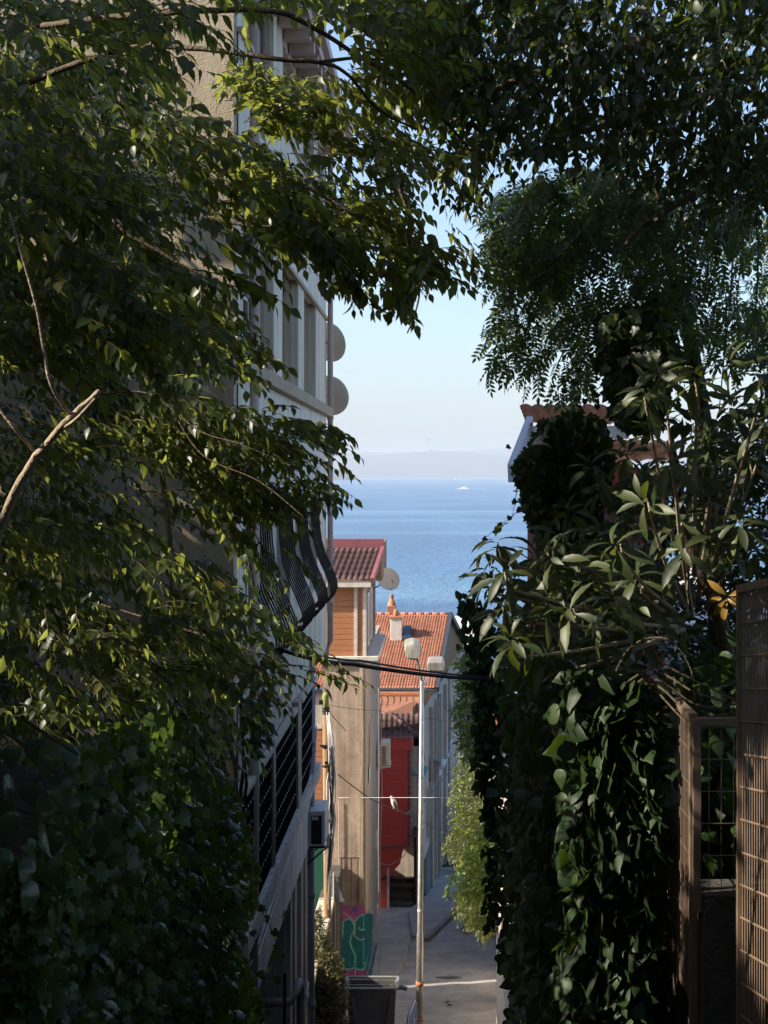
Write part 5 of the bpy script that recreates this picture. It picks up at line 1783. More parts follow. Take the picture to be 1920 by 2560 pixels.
# the part of the crown outside the frame, added to filter the sun
N_ = 330
cc = np.stack([rng.uniform(-7.5, -2.8, 26), rng.uniform(3.5, 12.5, 26), rng.uniform(.2, 5.5, 26)], 1)
pos = cc[rng.integers(0, 26, N_)] + rng.normal(0, .4, (N_, 3))
keep = (pos[:, 0] * F / pos[:, 1] + CX) < 20
pos = pos[keep]
f.put(pos, rdirs(len(pos), (.5, 0, -.1), .5), 8, .4, .12)
f.region([(-100, -1500), (1900, -1500), (1900, -60), (-100, -60)], 1000, 6, 12, size=.15)  # leaves added above the view to shut out sky light
f.build(SH_POINT, M['leaf_left'], t1)

# younger tree lower left
t2 = tree('young_tree', 'young tree at lower left with pale bent stems and sunlit sprays', (-2.6, 8.6, -2.4))
tb = MB()
bough(tb, [(-70, 1420, 6.5), (-20, 1200, 6.4), (32, 1065, 6.3), (80, 985, 6.25), (150, 905, 6.2), (215, 845, 6.2)], 6.3, .026, .012, 9)
tb.build('trunk', M['bark_pale'], t2, smooth=True)
for pts, r0, r1 in (
        ([(150, 895, 6.2), (110, 830, 6.1), (92, 740, 6.1), (75, 650, 6.1), (20, 460, 6.1)], .0085, .005),
        ([(118, 938, 6.25), (165, 905, 6.15), (205, 862, 6.1)], .009, .006),
        ([(75, 975, 6.3), (35, 930, 6.2), (0, 885, 6.2), (-30, 820, 6.2)], .008, .005),
        ([(205, 855, 8.5), (320, 850, 8.4), (430, 930, 8.3), (520, 960, 8.2), (640, 1010, 8.2)], .005, .003),
        ([(380, 900, 8.5), (440, 985, 8.4), (560, 1040, 8.3), (660, 1120, 8.2)], .005, .003),
        ([(20, 1200, 8.9), (150, 1280, 8.6), (300, 1330, 8.4), (500, 1390, 8.2), (640, 1440, 8.2)], .007, .004),
        ([(345, 1000, 9.5), (360, 1100, 9.5), (370, 1230, 9.5), (365, 1400, 9.6)], .020, .014)):
    b_ = MB()
    bough(b_, pts, 8.6, r0, r1)
    b_.build('branch', M['bark_pale' if r0 > .0075 else 'bark'], t2, smooth=True)
f = Foliage()
f.pads([(200, 870), (440, 850), (580, 890), (650, 915), (670, 935), (640, 960), (650, 1040), (620, 1090), (560, 1150), (500, 1140), (480, 1020), (280, 930)], 600, 7.6, 9.8, L=.28, rad=.3)
f.pads([(-30, 780), (450, 760), (560, 820), (500, 1000), (520, 1200), (-30, 1200)], 330, 8.0, 11, size=.10)
f.pads([(-30, 1080), (220, 1080), (300, 1160), (500, 1200), (560, 1330), (680, 1430), (640, 1450), (520, 1460), (400, 1430), (-30, 1520)], 560, 7.2, 10, size=.10, L=.28, rad=.32)
f.pads([(-30, 1450), (520, 1440), (500, 1560), (300, 1620), (-30, 1640)], 230, 8, 11, size=.095)
f.path([(620, 890), (720, 905), (800, 912)], 8.2, 16, k=9, L=.2, size=.072, jit=.025, mean=(1, 0, -.1))
f.path([(640, 1010), (700, 1035), (770, 1055)], 8.2, 16, L=.2, size=.075, jit=.025, mean=(1, 0, -.2))
f.path([(640, 1080), (700, 1110)], 8.2, 12, L=.2, size=.075, jit=.03, mean=(1, 0, -.25))
f.path([(600, 1200), (690, 1195), (720, 1190)], 8.2, 12, L=.2, size=.075, jit=.03, mean=(1, 0, -.1))
f.path([(540, 1390), (640, 1420), (745, 1455)], 8.2, 34, L=.2, size=.085, jit=.04, mean=(1, 0, -.25))
N_ = 280
cc = np.stack([rng.uniform(-7, -2.8, 18), rng.uniform(5, 13, 18), rng.uniform(-2.4, .4, 18)], 1)  # unseen clumps added beside the view as a sun filter
pos = cc[rng.integers(0, 18, N_)] + rng.normal(0, .4, (N_, 3))
pos = pos[(pos[:, 0] * F / pos[:, 1] + CX) < 10]
f.put(pos, rdirs(len(pos), (.5, 0, -.1), .5), 8, .38, .11)
f.build(SH_POINT, M['leaf_young'], t2)

# dark small leaved shrub in the shade behind, lower left
sh = thing('evergreen_shrub', 'dense dark evergreen shrub in the shade at lower left', 'shrub', (-3.4, 11, -4))
f = Foliage()
f.region([(-30, 1480), (470, 1500), (500, 1700), (480, 2230), (-30, 2230)], 620, 10, 13, k=10, L=.4, size=.07, mean=(.2, -.3, .4), spread=.5, leafdroop=.2)
f.region([(-30, 400), (430, 400), (480, 700), (300, 1000), (120, 1500), (-30, 1500)], 420, 12, 15.5, k=9, L=.4, size=.10, spread=.6)
f.region([(-30, -40), (330, -40), (300, 200), (440, 420), (-30, 420)], 330, 12, 15.5, k=9, L=.4, size=.11, spread=.6)
pos = np.stack([rng.uniform(-5, -2.5, 420), rng.uniform(4.5, 9, 420), rng.uniform(-2.4, 1.0, 420)], 1)  # extra sprays added out of view to keep sun off the right wall
f.put(pos, rdirs(420, (.2, 0, .4), .5), 9, .4, .10)
f.build(SH_OVAL, M['leaf_dark'], sh, name='foliage')
sm_ = MB()
for (x, y) in ((150, 1900), (300, 1950), (60, 1800)):
    bough(sm_, [(x, 2300, 11.5), (x + 20, y, 11.5), (x + 10, 1500, 11.6)], 11.5, .04, .012)
bough(sm_, [(420, 1480, 14), (440, 1560, 14), (480, 1640, 14), (500, 1760, 14)], 14, .03, .02)
bough(sm_, [(470, 1460, 14), (455, 1540, 14), (400, 1600, 14)], 14, .02, .01)
sm_.build('stems', M['bark'], sh, smooth=True)

# dark tree, upper right
t3 = tree('dark_tree', 'dark dense tree crown filling the upper right corner against the sky', (3.5, 9, -1.8))
tb = MB()
bough(tb, [(1900, 1500, 11), (1880, 800, 11), (1800, 300, 10.5), (1700, 60, 10), (1600, -150, 9.5)], 11, .18, .08, 10)
tb.build('trunk', M['bark'], t3, smooth=True)
for pts in ([(1830, 380, 10.6), (1650, 360, 10), (1500, 420, 9.6), (1400, 480, 9.4), (1350, 530, 9.3)],
            [(1780, 250, 10.3), (1560, 200, 9.6), (1350, 260, 9.2), (1180, 300, 9)],
            [(1700, 60, 10), (1500, 60, 9.4), (1300, 120, 9), (1100, 180, 8.8), (980, 260, 8.7)],
            [(1660, 20, 10), (1450, -60, 9.4), (1150, -20, 9)]):
    b_ = MB()
    bough(b_, pts, 9.5, .05, .012)
    b_.build('branch', M['bark'], t3, smooth=True)
f = Foliage()
f.region([(930, -30), (1700, -30), (1700, 360), (1500, 390), (1310, 300), (1150, 330), (1050, 345), (960, 350)], 950, 7.5, 11.5, size=.105, L=.36, mean=(-.3, -.2, -.35), spread=.6)
f.region([(940, 380), (1060, 370), (1070, 420), (1010, 430), (960, 440)], 22, 8, 9, size=.08, L=.2, mean=(0, 0, -.6))
f.region([(1350, 360), (1700, 330), (1700, 430), (1500, 470)], 90, 8.5, 10.5, size=.085, mean=(-.3, -.2, -.35))
f.region([(900, -1300), (2300, -1300), (2300, -40), (900, -40)], 900, 7, 12, size=.15)  # overhead leaves added out of view, darkening the foreground
f.build(SH_POINT, M['leaf_dark'], t3)

# grey green tree with leaflets, right of the gap
t4 = tree('ash_tree', 'airy grey green tree with small leaflets at the right of the sky gap', (3.4, 12.5, -1.8))
tb = MB()
bough(tb, [(1560, 1500, 13), (1530, 1000, 12.8), (1480, 700, 12.5), (1440, 520, 12.2), (1420, 380, 12)], 12.5, .10, .03, 9)
tb.build('trunk', M['bark'], t4, smooth=True)
for pts, r0 in (([(1470, 680, 12.5), (1400, 560, 12.2), (1330, 540, 12), (1240, 520, 12), (1140, 560, 12)], .02),
                ([(1490, 760, 12.5), (1350, 690, 12), (1240, 690, 12), (1150, 740, 12)], .016),
                ([(1445, 560, 12.2), (1475, 490, 12), (1500, 420, 12)], .018),
                ([(1390, 510, 12), (1380, 600, 12), (1360, 720, 12), (1290, 800, 12), (1215, 850, 12)], .012),
                ([(1500, 850, 12.6), (1560, 700, 12.5), (1600, 520, 12.4)], .016)):
    b_ = MB()
    bough(b_, pts, 12, r0, .004)
    b_.build('branch', M['bark_pale'], t4, smooth=True)
hg = MB()
for (x, ya, yb) in ((1545, 430, 650), (1575, 480, 760), (1520, 560, 700), (1600, 420, 640), (1630, 500, 800), (1560, 640, 900)):
    bough(hg, [(x + 10, ya, 11), (x + 4, (ya + yb) / 2, 11), (x - 8, yb, 11)], 11, .009, .004, 5)
hg.build('hanging_stems', M['bark_pale'], t4, smooth=True)
f = Foliage()
f.region([(1060, 420), (1150, 385), (1310, 335), (1420, 380), (1420, 560), (1290, 560), (1180, 600), (1080, 570)], 270, 10.5, 14, k=5, L=.36, size=.25, mean=(-.4, -.1, -.25), spread=.5)
f.region([(1050, 600), (1200, 580), (1420, 560), (1420, 690), (1310, 720), (1280, 830), (1180, 790), (1100, 740), (1070, 700)], 130, 10.5, 14, k=4, L=.34, size=.22, mean=(-.4, -.1, -.35), spread=.5)
f.region([(1400, 400), (1700, 340), (1700, 780), (1480, 760), (1420, 680)], 210, 10.5, 15, k=5, L=.36, size=.23, mean=(-.3, -.1, -.3), spread=.55)
f.path([(1200, 740), (1120, 790), (1060, 775)], 12, 5, k=4, L=.26, size=.2, mean=(-.7, 0, -.4))
f.path([(1250, 800), (1190, 840), (1215, 860)], 12, 5, k=4, L=.24, size=.2, mean=(-.5, 0, -.5))
f.build(SH_PIN, M['leaf_pin'], t4)


# ------------------------------------------------------------------ loquat with rosettes of long leaves
lq = tree('loquat_tree', 'loquat tree with rosettes of long ribbed leaves above the ivy at right', (2.4, 9, -2.2))
tb = MB()
bough(tb, [(1600, 1700, 9.5), (1560, 1350, 9.3), (1480, 1150, 9.1), (1450, 950, 9)], 9.3, .06, .025, 9)
tb.build('trunk', M['bark'], lq, smooth=True)


def rosettes(centres, dirs, nl, size):
    P_, A_, U_, S_ = [], [], [], []
    for c, d in zip(centres, dirs):
        d = d / np.linalg.norm(d)
        u = np.cross(d, [0.3, .9, .2]); u /= np.linalg.norm(u)
        v = np.cross(d, u)
        n_ = int(nl + rng.integers(-2, 3))
        for i in range(n_):
            a = i * 2.4 + rng.random() * .5
            t = i / n_
            el = .05 + 1.0 * t + rng.normal(0, .28)
            rad = u * math.cos(a) + v * math.sin(a)
            ax = rad * math.cos(el - .25) + d * math.sin(el - .25) + np.array([0, 0, -.28 * (1 - t)])
            P_.append(c + d * (.10 * t) + rad * .012)
            A_.append(ax)
            U_.append(d + rad * .1 + rng.normal(0, .15, 3))
            S_.append(size * (1.05 - .5 * t) * (.8 + .4 * rng.random()))
    return map(np.array, (P_, A_, U_, S_))


front = [(1075, 1185), (1150, 1215), (1215, 1175), (1085, 1320), (1290, 1260), (1400, 1100), (1470, 1130), (1390, 860), (1500, 830),
         (1580, 900), (1620, 1010), (1240, 1330), (1340, 1190), (1450, 1010), (1110, 1400), (1190, 1290), (1380, 1260), (1530, 1080), (1600, 1150),
         (1540, 960), (1430, 820), (1640, 830), (1050, 1260), (1300, 1390), (1180, 1440), (1480, 1200), (1410, 1340), (1650, 930), (1250, 1230), (1090, 1250), (1330, 1310)]
cen = [np.array(P(x * SC, y * SC, 8.0 + 1.3 * rng.random())) for x, y in front]
dirs = [np.array([rng.normal(-.35, .35), rng.normal(-.45, .25), .75]) for _ in front]
p, a, u, s = rosettes(cen, dirs, 10, .225)
b = fill([(1270, 1000), (1420, 800), (1700, 770), (1700, 1250), (1600, 1260), (1450, 1470), (1200, 1480), (1030, 1400), (1040, 1240), (1180, 1180)], 105, 8.8, 11)
dirs = [np.array([rng.normal(-.2, .5), rng.normal(-.3, .4), .6]) for _ in b]
p2, a2, u2, s2 = rosettes(list(b), dirs, 10, .19)
leaves('crown', SH_LOQ, np.concatenate([p, p2]), np.concatenate([a, a2]), np.concatenate([u, u2]), np.concatenate([s, s2]), M['leaf_loquat'], lq, tone=np.clip(rng.beta(1.4, 2.0, len(s) + len(s2)), 0, .9))
bm_ = MB()
for c in cen:
    q_ = Vector(c)
    root = P(1500 * SC, 1300 * SC, 9.4)
    mid = q_.lerp(root, .35) + Vector((0, 0, -.12))
    bm_.tube([q_ + Vector((0, 0, .04)), q_ + Vector((.02, .02, -.06)), mid, q_.lerp(root, .75) + Vector((0, 0, -.15))], [.006, .008, .012, .016], 6)
bm_.build('branch', M['bark_pale'], lq, smooth=True)
yc = np.array(P(1575 * SC, 1290 * SC, 8.6))
p, a, u, s = rosettes([yc], [np.array([-.4, -.9, .1])], 9, .15)
o = leaves('withered_leaves', SH_LOQ, p, a, u, s, M['leaf_loquat_dead'], lq)
o['label'] = 'withered yellow leaf cluster'


# ------------------------------------------------------------------ ivy
def ivy_on(name, label, pts, nrmdir, size, m=None, stems=None, hang=.75, jit=.5, shape=None, cat='ivy', tone=None):
    t = thing(name, label, cat, tuple(np.mean(pts, 0)))
    N = len(pts)
    up = nrm(np.asarray(nrmdir, float) + rng.normal(0, jit, (N, 3)))
    ax = nrm(np.array([0, 0, -hang])[None] + rng.normal(0, .45, (N, 3)) + np.asarray(nrmdir) * .15)
    sz = size * (.45 + .8 * rng.random(N) ** 1.2)
    leaves('leaves', shape or SH_IVY, pts, ax, up, sz, m or M['leaf_ivy'], t, tone)
    if stems is not None:
        k = 4
        st_ = stems[:, None] + np.cumsum(np.concatenate([np.zeros((len(stems), 1, 3)), rng.normal(0, .09, (len(stems), k - 1, 3)) + np.array([0, 0, -.10])], 1), 1)
        twigs('stems', st_, .004, M['twig'], t)
    return t


# curtain of ivy over the right fence
poly = [(995, 1270), (1060, 1330), (1120, 1400), (1300, 1460), (1395, 1480), (1425, 1550), (1420, 1900), (1400, 2060), (1365, 2230), (1095, 2230), (1105, 2130), (1060, 2000), (1055, 1900), (1055, 1800), (1035, 1700), (1022, 1500)]
b = fill(poly, 8500, 1, 1.0001)
px = b[:, 0] / b[:, 1] * F + CX
py = CY - b[:, 2] / b[:, 1] * F
off = np.clip(rng.beta(2, 2.2, len(px)), 0, 1)
left = np.interp(py, [1460, 1740, 1970, 2080, 2200, 2300, 2460, 2580], [1150, 1183, 1198, 1220, 1220, 1226, 1278, 1268])
Xs = .70 + .62 * off
px = px + rng.normal(0, 9, len(px))
Y = np.clip(F * Xs / np.maximum(px - CX, 45), 8.6, 22)
pts = np.stack([(px - CX) / F * Y, Y, (CY - py) / F * Y], 1)
iv = ivy_on('ivy', 'deep curtain of dark ivy hanging over the right fence along the stair', pts, (-.75, -.6, .25), .155, shape=SH_HEART)
iv2 = np.stack([rng.uniform(1.15, 1.40, 1500), rng.uniform(9.5, 24, 1500), rng.uniform(-4, -1.3, 1500)], 1)
iv2[:, 2] -= np.maximum(0, iv2[:, 1] - 10) * .22
leaves('inner_leaves', SH_HEART, iv2, rng.normal(0, .4, (1500, 3)) + [0, 0, -.8], rng.normal(0, .4, (1500, 3)) + [-.8, -.5, 0], .17, M['leaf_ivy'], iv)
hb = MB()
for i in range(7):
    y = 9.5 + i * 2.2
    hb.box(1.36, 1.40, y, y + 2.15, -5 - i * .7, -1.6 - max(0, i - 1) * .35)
hb.build('stem_mat', M['dark_wood_and_shade'], iv)

# ivy covered lamp column by the right house
ic = [(1150, 950), (1170, 905), (1225, 888), (1300, 905), (1320, 960), (1320, 1010), (1300, 1100), (1290, 1180), (1170, 1180), (1120, 1060), (1115, 1000)]
pts = fill(ic, 1500, 11.4, 12.6)
cI = np.array(P(1218 * SC, 1030 * SC, 12))
ivy_on('ivy_column', 'rounded ivy covered column with a floodlight, in front of the right house', pts, (-.3, -.85, .3), .10, shape=SH_IVY)
sp_ = np.array([P(x, y, 12.0) for x, y in ((1300, 1270), (1275, 1290), (1255, 1310), (1235, 1325), (1215, 1345), (1290, 1225), (1290, 1250), (1250, 1322), (1325, 1105), (1275, 1115))])
iv_s = thing('ivy_tendril', 'thin ivy tendrils with tiny leaves hanging against the sea', 'ivy', tuple(sp_[0]))
leaves('leaves', SH_IVY, sp_, rng.normal(0, .5, (10, 3)) + [-.2, 0, -.6], rng.normal(0, .3, (10, 3)) + [0, -1, .3], .055, M['leaf_ivy'], iv_s)
mb = MB()
bough(mb, [(1130, 1080, 12), (1112, 1110, 12), (1080, 1135, 12), (1045, 1165, 12)], 12, .004, .002, 4)
bough(mb, [(1120, 1010, 12), (1115, 1070, 12), (1105, 1120, 12)], 12, .004, .002, 4)
mb.build('stems', M['twig'], iv_s)
fl_ = thing('floodlight', 'pale bowl shaped floodlight poking out of the ivy column', 'floodlight', tuple(P(1355, 1120, 11.3)))
q_ = Matrix.Translation(P(1356, 1122, 11.5)) @ Vector((-.25, -.55, -.9)).normalized().to_track_quat('Z', 'Y').to_matrix().to_4x4()
MB().lathe([(.001, -.10), (.05, -.10), (.075, -.06), (.095, 0), (.105, .03), (.095, .03), (.08, -.01), (.05, -.05), (.001, -.06)], 22, q_).build('housing', M['pipe_grey'], fl_, smooth=True)
MB().lathe([(.09, .022), (.001, .024)], 22, q_).build('lens', M['lamp_glass'], fl_, smooth=True)
MB().tube([q_ @ Vector((0, 0, -.09)), q_ @ Vector((.0, 0, -.22)), P(1385, 1110, 12)], .02, 8).build('bracket', M['pipe_grey'], fl_)
MB().tube([P(1400, 1050, 12.1), P(1405, 1500, 12.1)], .05, 10).build('post', M['dark_wood_and_shade'], fl_)

# ivy hanging on the leaning trunk at right
pts = fill([(1295, 690), (1340, 665), (1430, 670), (1465, 770), (1440, 860), (1400, 930), (1335, 915), (1325, 860), (1305, 800)], 1500, 10.0, 11.6)
ivy_on('hanging_ivy', 'dark ivy smothering a hanging trunk beside the sky gap', pts, (-.4, -.8, .2), .11, m=M['leaf_dark'], shape=SH_IVY)
pts = fill([(1230, 780), (1300, 740), (1320, 860), (1250, 900), (1215, 850)], 24, 10.5, 11.5)
tv = thing('creeper', 'few loose creeper leaves trailing below the airy tree at the sky edge', 'creeper', tuple(np.mean(pts, 0)))
leaves('leaves', SH_IVY, pts, rng.normal(0, .5, (24, 3)) + [-.1, 0, -.7], rng.normal(0, .3, (24, 3)) + [0, -1, .2], .05, M['leaf_ivy'], tv)
mb = MB()
bough(mb, [(1310, 760, 11), (1270, 800, 11), (1235, 840, 11), (1210, 870, 11)], 11, .005, .002, 4)
bough(mb, [(1320, 820, 11), (1280, 850, 11), (1255, 890, 11), (1240, 900, 11)], 11, .005, .002, 4)
mb.build('stems', M['twig'], tv)

# dark hedge behind the right fence, closing the view into the garden
hd = thing('garden_hedge', 'dark hedge behind the brown fence at the right edge', 'hedge', (4, 13, -2))
f = Foliage()
f.region([(1230, 1120), (1330, 1050), (1480, 980), (1700, 800), (1900, 800), (1900, 1600), (1500, 1600), (1240, 1520)], 1600, 11.5, 14.5, k=9, L=.4, size=.11, mean=(-.2, -.3, .2), spread=.6, leafdroop=.3)
f.build(SH_OVAL, M['leaf_dark'], hd, name='foliage')
g2 = thing('garden_plant', 'broad leaved plant glimpsed through the small wire panel', 'plant', (2.2, 8.8, -2.3))
pts = fill([(1440, 1450), (1620, 1380), (1620, 1920), (1500, 1930), (1430, 1700)], 520, 8.5, 10.5)
leaves('foliage', SH_HEART, pts, rng.normal(0, .5, (520, 3)) + [-.2, -.3, -.4], rng.normal(0, .4, (520, 3)) + [-.3, -.3, .8], .12, M['leaf_ivy'], g2)
mb = MB()
for i in range(6):
    x = 1460 + i * 26
    bough(mb, [(x + 20, 1940, 9.4), (x, 1700, 9.4), (x - 10, 1500, 9.3)], 9.4, .01, .005, 5)
for k in range(5):
    bough(mb, [(1330 + 20 * k, 1490 + 6 * k, 8.6), (1420, 1440 + 14 * k, 8.5), (1500, 1470 + 25 * k, 8.3), (1590, 1515 + 8 * k, 8)], 8.5, .007, .005, 5)
bough(mb, [(1300, 1520, 8.8), (1360, 1400, 8.8), (1440, 1380, 8.7), (1490, 1440, 8.7), (1500, 1510, 8.6)], 8.8, .006, .004, 5)
mb.build('stems', M['bark'], g2)

# ivy on the left garden wall
lwall = thing('garden_wall', 'garden wall at the left of the stair hidden under ivy', 'wall', (-1.9, 10, -4))
wm = MB()
for i in range(5):
    y = 4.5 + i * 1.15
    wm.box(-2.1, -1.86, y, y + 1.145, -4.2 - i * .42, -1.75 - i * .17)
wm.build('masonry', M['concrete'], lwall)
poly = [(180, 1600), (330, 1540), (410, 1540), (450, 1620), (500, 1700), (530, 1760), (548, 1820), (558, 1900), (545, 1960), (522, 2020), (535, 2090), (560, 2140), (575, 2230), (-30, 2230), (-30, 1950), (100, 1800)]
b = fill(poly, 9500, 1, 1.0001)
px = b[:, 0] / b[:, 1] * F + CX
py = CY - b[:, 2] / b[:, 1] * F
Xs = 1.86 - .42 * rng.beta(1.6, 2.5, len(px))
Y = np.clip(F * Xs / np.maximum(CX - px, 60), 5.6, 13.5)
pts = np.stack([(px - CX) / F * Y, Y, (CY - py) / F * Y], 1)
ivy_on('ivy', 'glossy ivy covering the left garden wall down beside the white building', pts, (.7, -.55, .35), .085, m=M['leaf_ivy_green'])
tip = [(560, 1960), (575, 1985), (590, 2010), (598, 2040), (590, 2060), (575, 2090), (600, 2110), (560, 2110), (545, 2010), (610, 1975), (612, 2062), (540, 2165), (580, 2180), (520, 2190), (560, 2200)]
pts = np.array([P(x * SC, y * SC, 13.5) for x, y in tip])
it_ = thing('ivy_tendril', 'loose ivy shoots straying across the white building wall', 'ivy', tuple(pts[0]))
leaves('leaves', SH_IVY, pts, rng.normal(0, .5, (len(tip), 3)) + [.3, 0, -.6], rng.normal(0, .3, (len(tip), 3)) + [.2, -1, .4], .085, M['leaf_ivy'], it_)
mb = MB()
bough(mb, [(540, 1930, 13.5), (575, 1985, 13.5), (598, 2040, 13.5), (612, 2065, 13.5)], 13.5, .006, .003, 4)
bough(mb, [(520, 2060, 13.5), (560, 2110, 13.5), (600, 2112, 13.5)], 13.5, .006, .003, 4)
mb.build('stems', M['twig'], it_)
# climber at the white building corner
pts = fill([(525, 1500), (560, 1510), (582, 1560), (580, 1600), (540, 1640), (520, 1600)], 90, 16.2, 17)
cl = thing('creeper', 'small creeper spray on the white building corner beside its drainpipe', 'creeper', tuple(np.mean(pts, 0)))
leaves('leaves', SH_POINT, pts, rng.normal(0, .4, (90, 3)) + [.5, 0, -.5], rng.normal(0, .4, (90, 3)) + [.2, -.6, .6], .15, M['leaf_ivy'], cl)
mb = MB()
bough(mb, [(505, 1700, 16.6), (515, 1600, 16.6), (530, 1540, 16.6), (570, 1580, 16.5)], 16.6, .012, .005, 5)
bough(mb, [(370, 1500, 17.2), (430, 1560, 17.2), (500, 1620, 17.2), (515, 1800, 17.2)], 17, .03, .02, 6)
bough(mb, [(455, 1460, 17.2), (485, 1560, 17.2), (500, 1640, 17.2)], 17, .02, .02, 6)
mb.build('stems', M['bark'], cl)
# big near ivy leaves
big = [(25, 1655), (75, 1640), (110, 1650), (20, 1720), (60, 1740), (125, 1720), (150, 1765), (30, 1800), (85, 1830), (120, 1840), (15, 1880), (60, 1900), (150, 1650), (170, 1690), (190, 1830), (220, 1835), (245, 1800), (70, 1950), (-10, 1660), (180, 1780), (0, 1760), (105, 1770)]
pts = np.array([P(x * SC, (y - 40) * SC, 3.7 + .5 * rng.random()) for x, y in big])
ni = thing('near_ivy', 'large glossy ivy leaves nearest the camera at the left edge', 'ivy', tuple(pts[0]))
N_ = len(big)
leaves('leaves', SH_HEART, pts, nrm(rng.normal(0, .35, (N_, 3)) + [.1, -.2, -1]), nrm(rng.normal(0, .45, (N_, 3)) + [.25, -.75, .55]), .062 + .03 * rng.random(N_), M['leaf_ivy_big'], ni)
mb = MB()
for pl in ([(-40, 1600), (40, 1640), (110, 1700), (170, 1740)], [(-40, 1730), (30, 1780), (90, 1800), (160, 1790), (240, 1790)], [(-40, 1850), (20, 1860), (60, 1890)], [(60, 1600), (120, 1640), (170, 1670)]):
    bough(mb, [(x, y - 40, 4.0) for x, y in pl], 4, .005, .003, 5)
mb.build('stems', M['twig'], ni)

# ------------------------------------------------------------------ plants along the lane
db = thing('dry_bush', 'dry brownish green bush spilling beside the waste container', 'bush', tuple(P(830, 2560, 33)))
f = Foliage()
f.region([(655, 1990), (690, 1960), (712, 2030), (740, 2080), (748, 2140), (750, 2230), (675, 2230), (670, 2100)], 900, 32.6, 33.5, k=8, L=.28, size=.085, mean=(.1, -.2, .4), spread=.6, leafdroop=.1)
f.build(SH_OVAL, M['leaf_dry'], db, name='foliage')
mb = MB()
for x in (690, 705, 720):
    bough(mb, [(x, 2270, 33.2), (x, 2130, 33.2), (x - 8, 2010, 33.2)], 33, .03, .01, 5)
mb.build('stems', M['bark_pale'], db)
for (nm, lab, poly, n, y0, y1, sz, m) in (
        ('lane_shrub', 'tall pale green shrub top beside the tiled house gable', [(1000, 1400), (1040, 1380), (1060, 1560), (1050, 1640), (1005, 1640), (985, 1560), (990, 1480)], 280, 30, 33, .15, 'leaf_shrub'),
        ('lane_creeper', 'dense mid green creeper over the lane wall halfway down', [(1000, 1620), (1050, 1620), (1055, 1800), (1040, 1860), (990, 1860), (960, 1830), (985, 1760), (980, 1700)], 600, 36, 40, .13, 'leaf_young'),
        ('bright_creeper', 'sunlit yellow green creeper on the lane wall', [(1030, 1770), (1060, 1780), (1060, 1930), (1010, 1940), (985, 1930), (1005, 1870)], 300, 34, 36, .12, 'leaf_shrub'),
        ('wall_bush', 'low dark green bush at the road edge under the bright creeper', [(1000, 1920), (1055, 1900), (1070, 2010), (1050, 2020), (1010, 1990), (985, 1960)], 380, 38, 41, .13, 'leaf_young')):
    t = thing(nm, lab, 'shrub' if 'shrub' in nm or 'bush' in nm else 'creeper', tuple(np.mean(fill(poly, 5, y0, y1), 0)))
    f = Foliage()
    f.region(poly, n, y0, y1, k=8, L=.5, size=sz, mean=(-.3, -.3, .2), spread=.6, leafdroop=.3)
    f.build(SH_OVAL, M['leaf_bright' if nm == 'bright_creeper' else m], t, name='foliage', tw=.006)
td = thing('creeper_shoot', 'bright hanging creeper shoot curling down over the lane', 'creeper', tuple(P(1150, 2140, 36)))
mb = MB()
sh_pts = [(1040, 1830), (1020, 1850), (1000, 1870), (975, 1895), (968, 1930), (975, 1945), (980, 1940)]
bough(mb, [(x, y, 36) for x, y in sh_pts], 36, .02, .01, 5)
mb.build('stems', M['leaf_shrub'], td)
w_ = np.array([P(x * SC, y * SC, 36) for x, y in sh_pts[:5]])
q = rng.random(60) * 4
pts = np.stack([np.interp(q, range(5), w_[:, i]) for i in range(3)], 1) + rng.normal(0, .05, (60, 3))
leaves('leaves', SH_OVAL, pts, rng.normal(0, .6, (60, 3)) + [-.2, 0, -.3], rng.normal(0, .5, (60, 3)) + [0, -.5, .8], .14, M['leaf_shrub'], td)

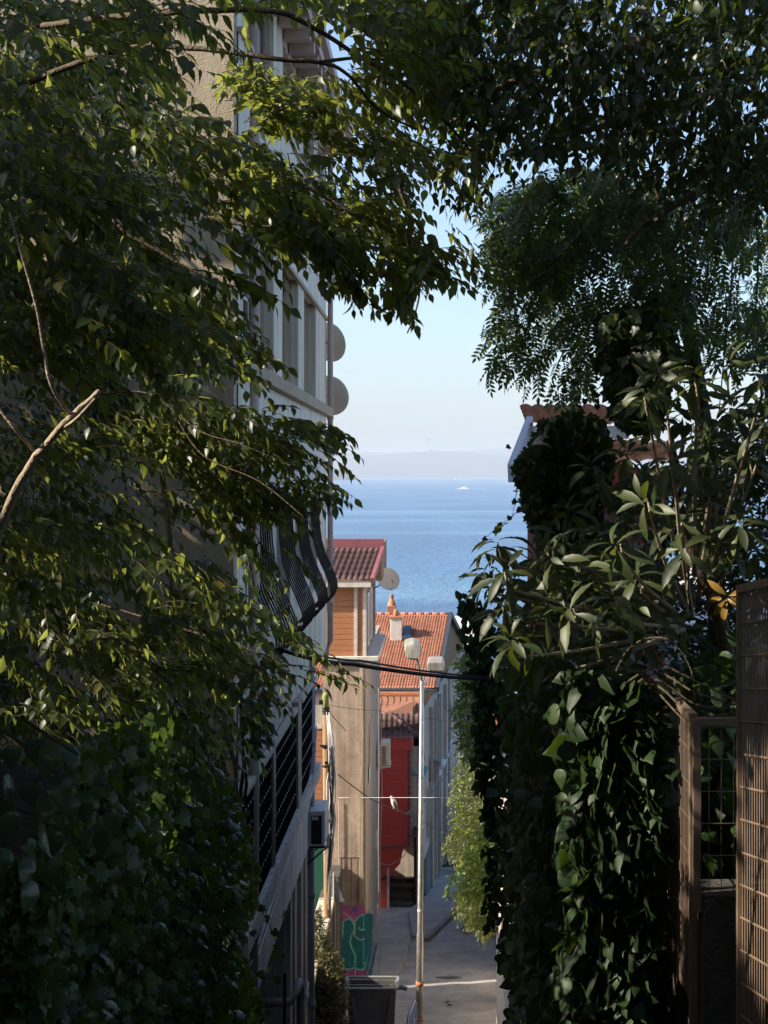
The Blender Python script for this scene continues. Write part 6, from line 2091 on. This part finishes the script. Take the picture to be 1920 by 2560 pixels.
# ------------------------------------------------------------------ unseen trees and a wall added round the camera to shade the foreground
def shade_blocker(label, trunk, crown, n, size, m, clumped=True):
    t = thing('shade_blocker', label, 'tree', trunk)
    x, y, z = trunk
    bm2 = MB().tube([(x, y, z - .3), (x + .1, y, z + 2.2), (x, y + .2, z + 4.5)], [.2, .16, .1], 9)
    bm2.build('trunk', M['bark'], t, smooth=True)
    (ax0, ax1), (ay0, ay1), (az0, az1) = crown
    nc = max(8, int(n / 40))               # clumps, so that the sun finds gaps
    cc = np.stack([rng.uniform(ax0, ax1, nc), rng.uniform(ay0, ay1, nc), rng.uniform(az0, az1, nc)], 1)
    if clumped:
        pos = cc[rng.integers(0, nc, n)] + rng.normal(0, .5, (n, 3)) * [1, 1, .75]
    else:
        pos = np.stack([rng.uniform(ax0, ax1, n), rng.uniform(ay0, ay1, n), rng.uniform(az0, az1, n)], 1)
    # nothing inside the picture itself
    yy = np.maximum(pos[:, 1], .05)
    px = pos[:, 0] * F / yy + CX
    py = CY - pos[:, 2] * F / yy
    mg = .95 * F / np.maximum(pos[:, 1], .3) + 40
    out = (pos[:, 1] < -.8) | (px < -mg) | (px > 1920 + mg) | (py < -mg)
    pos = pos[out & (np.linalg.norm(pos, axis=1) > 1.5)]
    f = Foliage()
    f.put(pos, rdirs(len(pos), (0, 0, -.1), .6), 8, .5, size)
    f.build(SH_OVAL, m, t, tw=0)
    return t


SHADE = 1
if SHADE:
    shade_blocker('unseen leafy tree added behind the camera to shut out sky light', (-3.5, -3, -1.9), ((-8, 5), (-10, 5.0), (1.6, 4.6)), 3000, .27, M['leaf_dark'], False)
    shade_blocker('unseen leafy tree added right of the stair head to shade the fence', (4.5, 2, -1.9), ((1.9, 8), (-6, 12), (0.2, 5.5)), 2600, .27, M['leaf_dark'], False)
    keep_rng, rng = rng, np.random.default_rng(3)
    shade_blocker('unseen leafy tree added deep in the left garden to filter the sun', (-8, 8, -2.2), ((-12, -3.6), (0, 14.5), (-2, 7.0)), 10500, .34, M['leaf_left'])
    rng = keep_rng
    shade_blocker('unseen tall tree added to keep sun off the white building side wall', (-9, 15.5, -2.2), ((-13.5, -4.6), (13, 17.3), (-2, 6.4)), 2600, .27, M['leaf_dark'], False)
    bkw = thing('sky_blocker', 'unseen plain wall added behind the top of the stair to block sky light', 'house', (0, -12, -1.7))
    MB().box(-14, 14, -13, -12, -2, 9).build('wall', M['concrete'], bkw)  # unseen wall added to block the sky behind the camera

# ------------------------------------------------------------------ haze
HAZE = 7.0e-5
if HAZE:
    m, n, l, b = newmat('haze')
    n.remove(b)
    pv_ = n.new('ShaderNodeVolumePrincipled')
    pv_.inputs['Color'].default_value = (0.63, 0.67, 0.72, 1)
    pv_.inputs['Density'].default_value = HAZE
    pv_.inputs['Anisotropy'].default_value = 0.0
    l.new(pv_.outputs[0], n['Material Output'].inputs['Volume'])
    hz = MB().box(-55000, 55000, -60, 50000, -56, 540).build('haze', m)
    struct(hz, 'stuff')
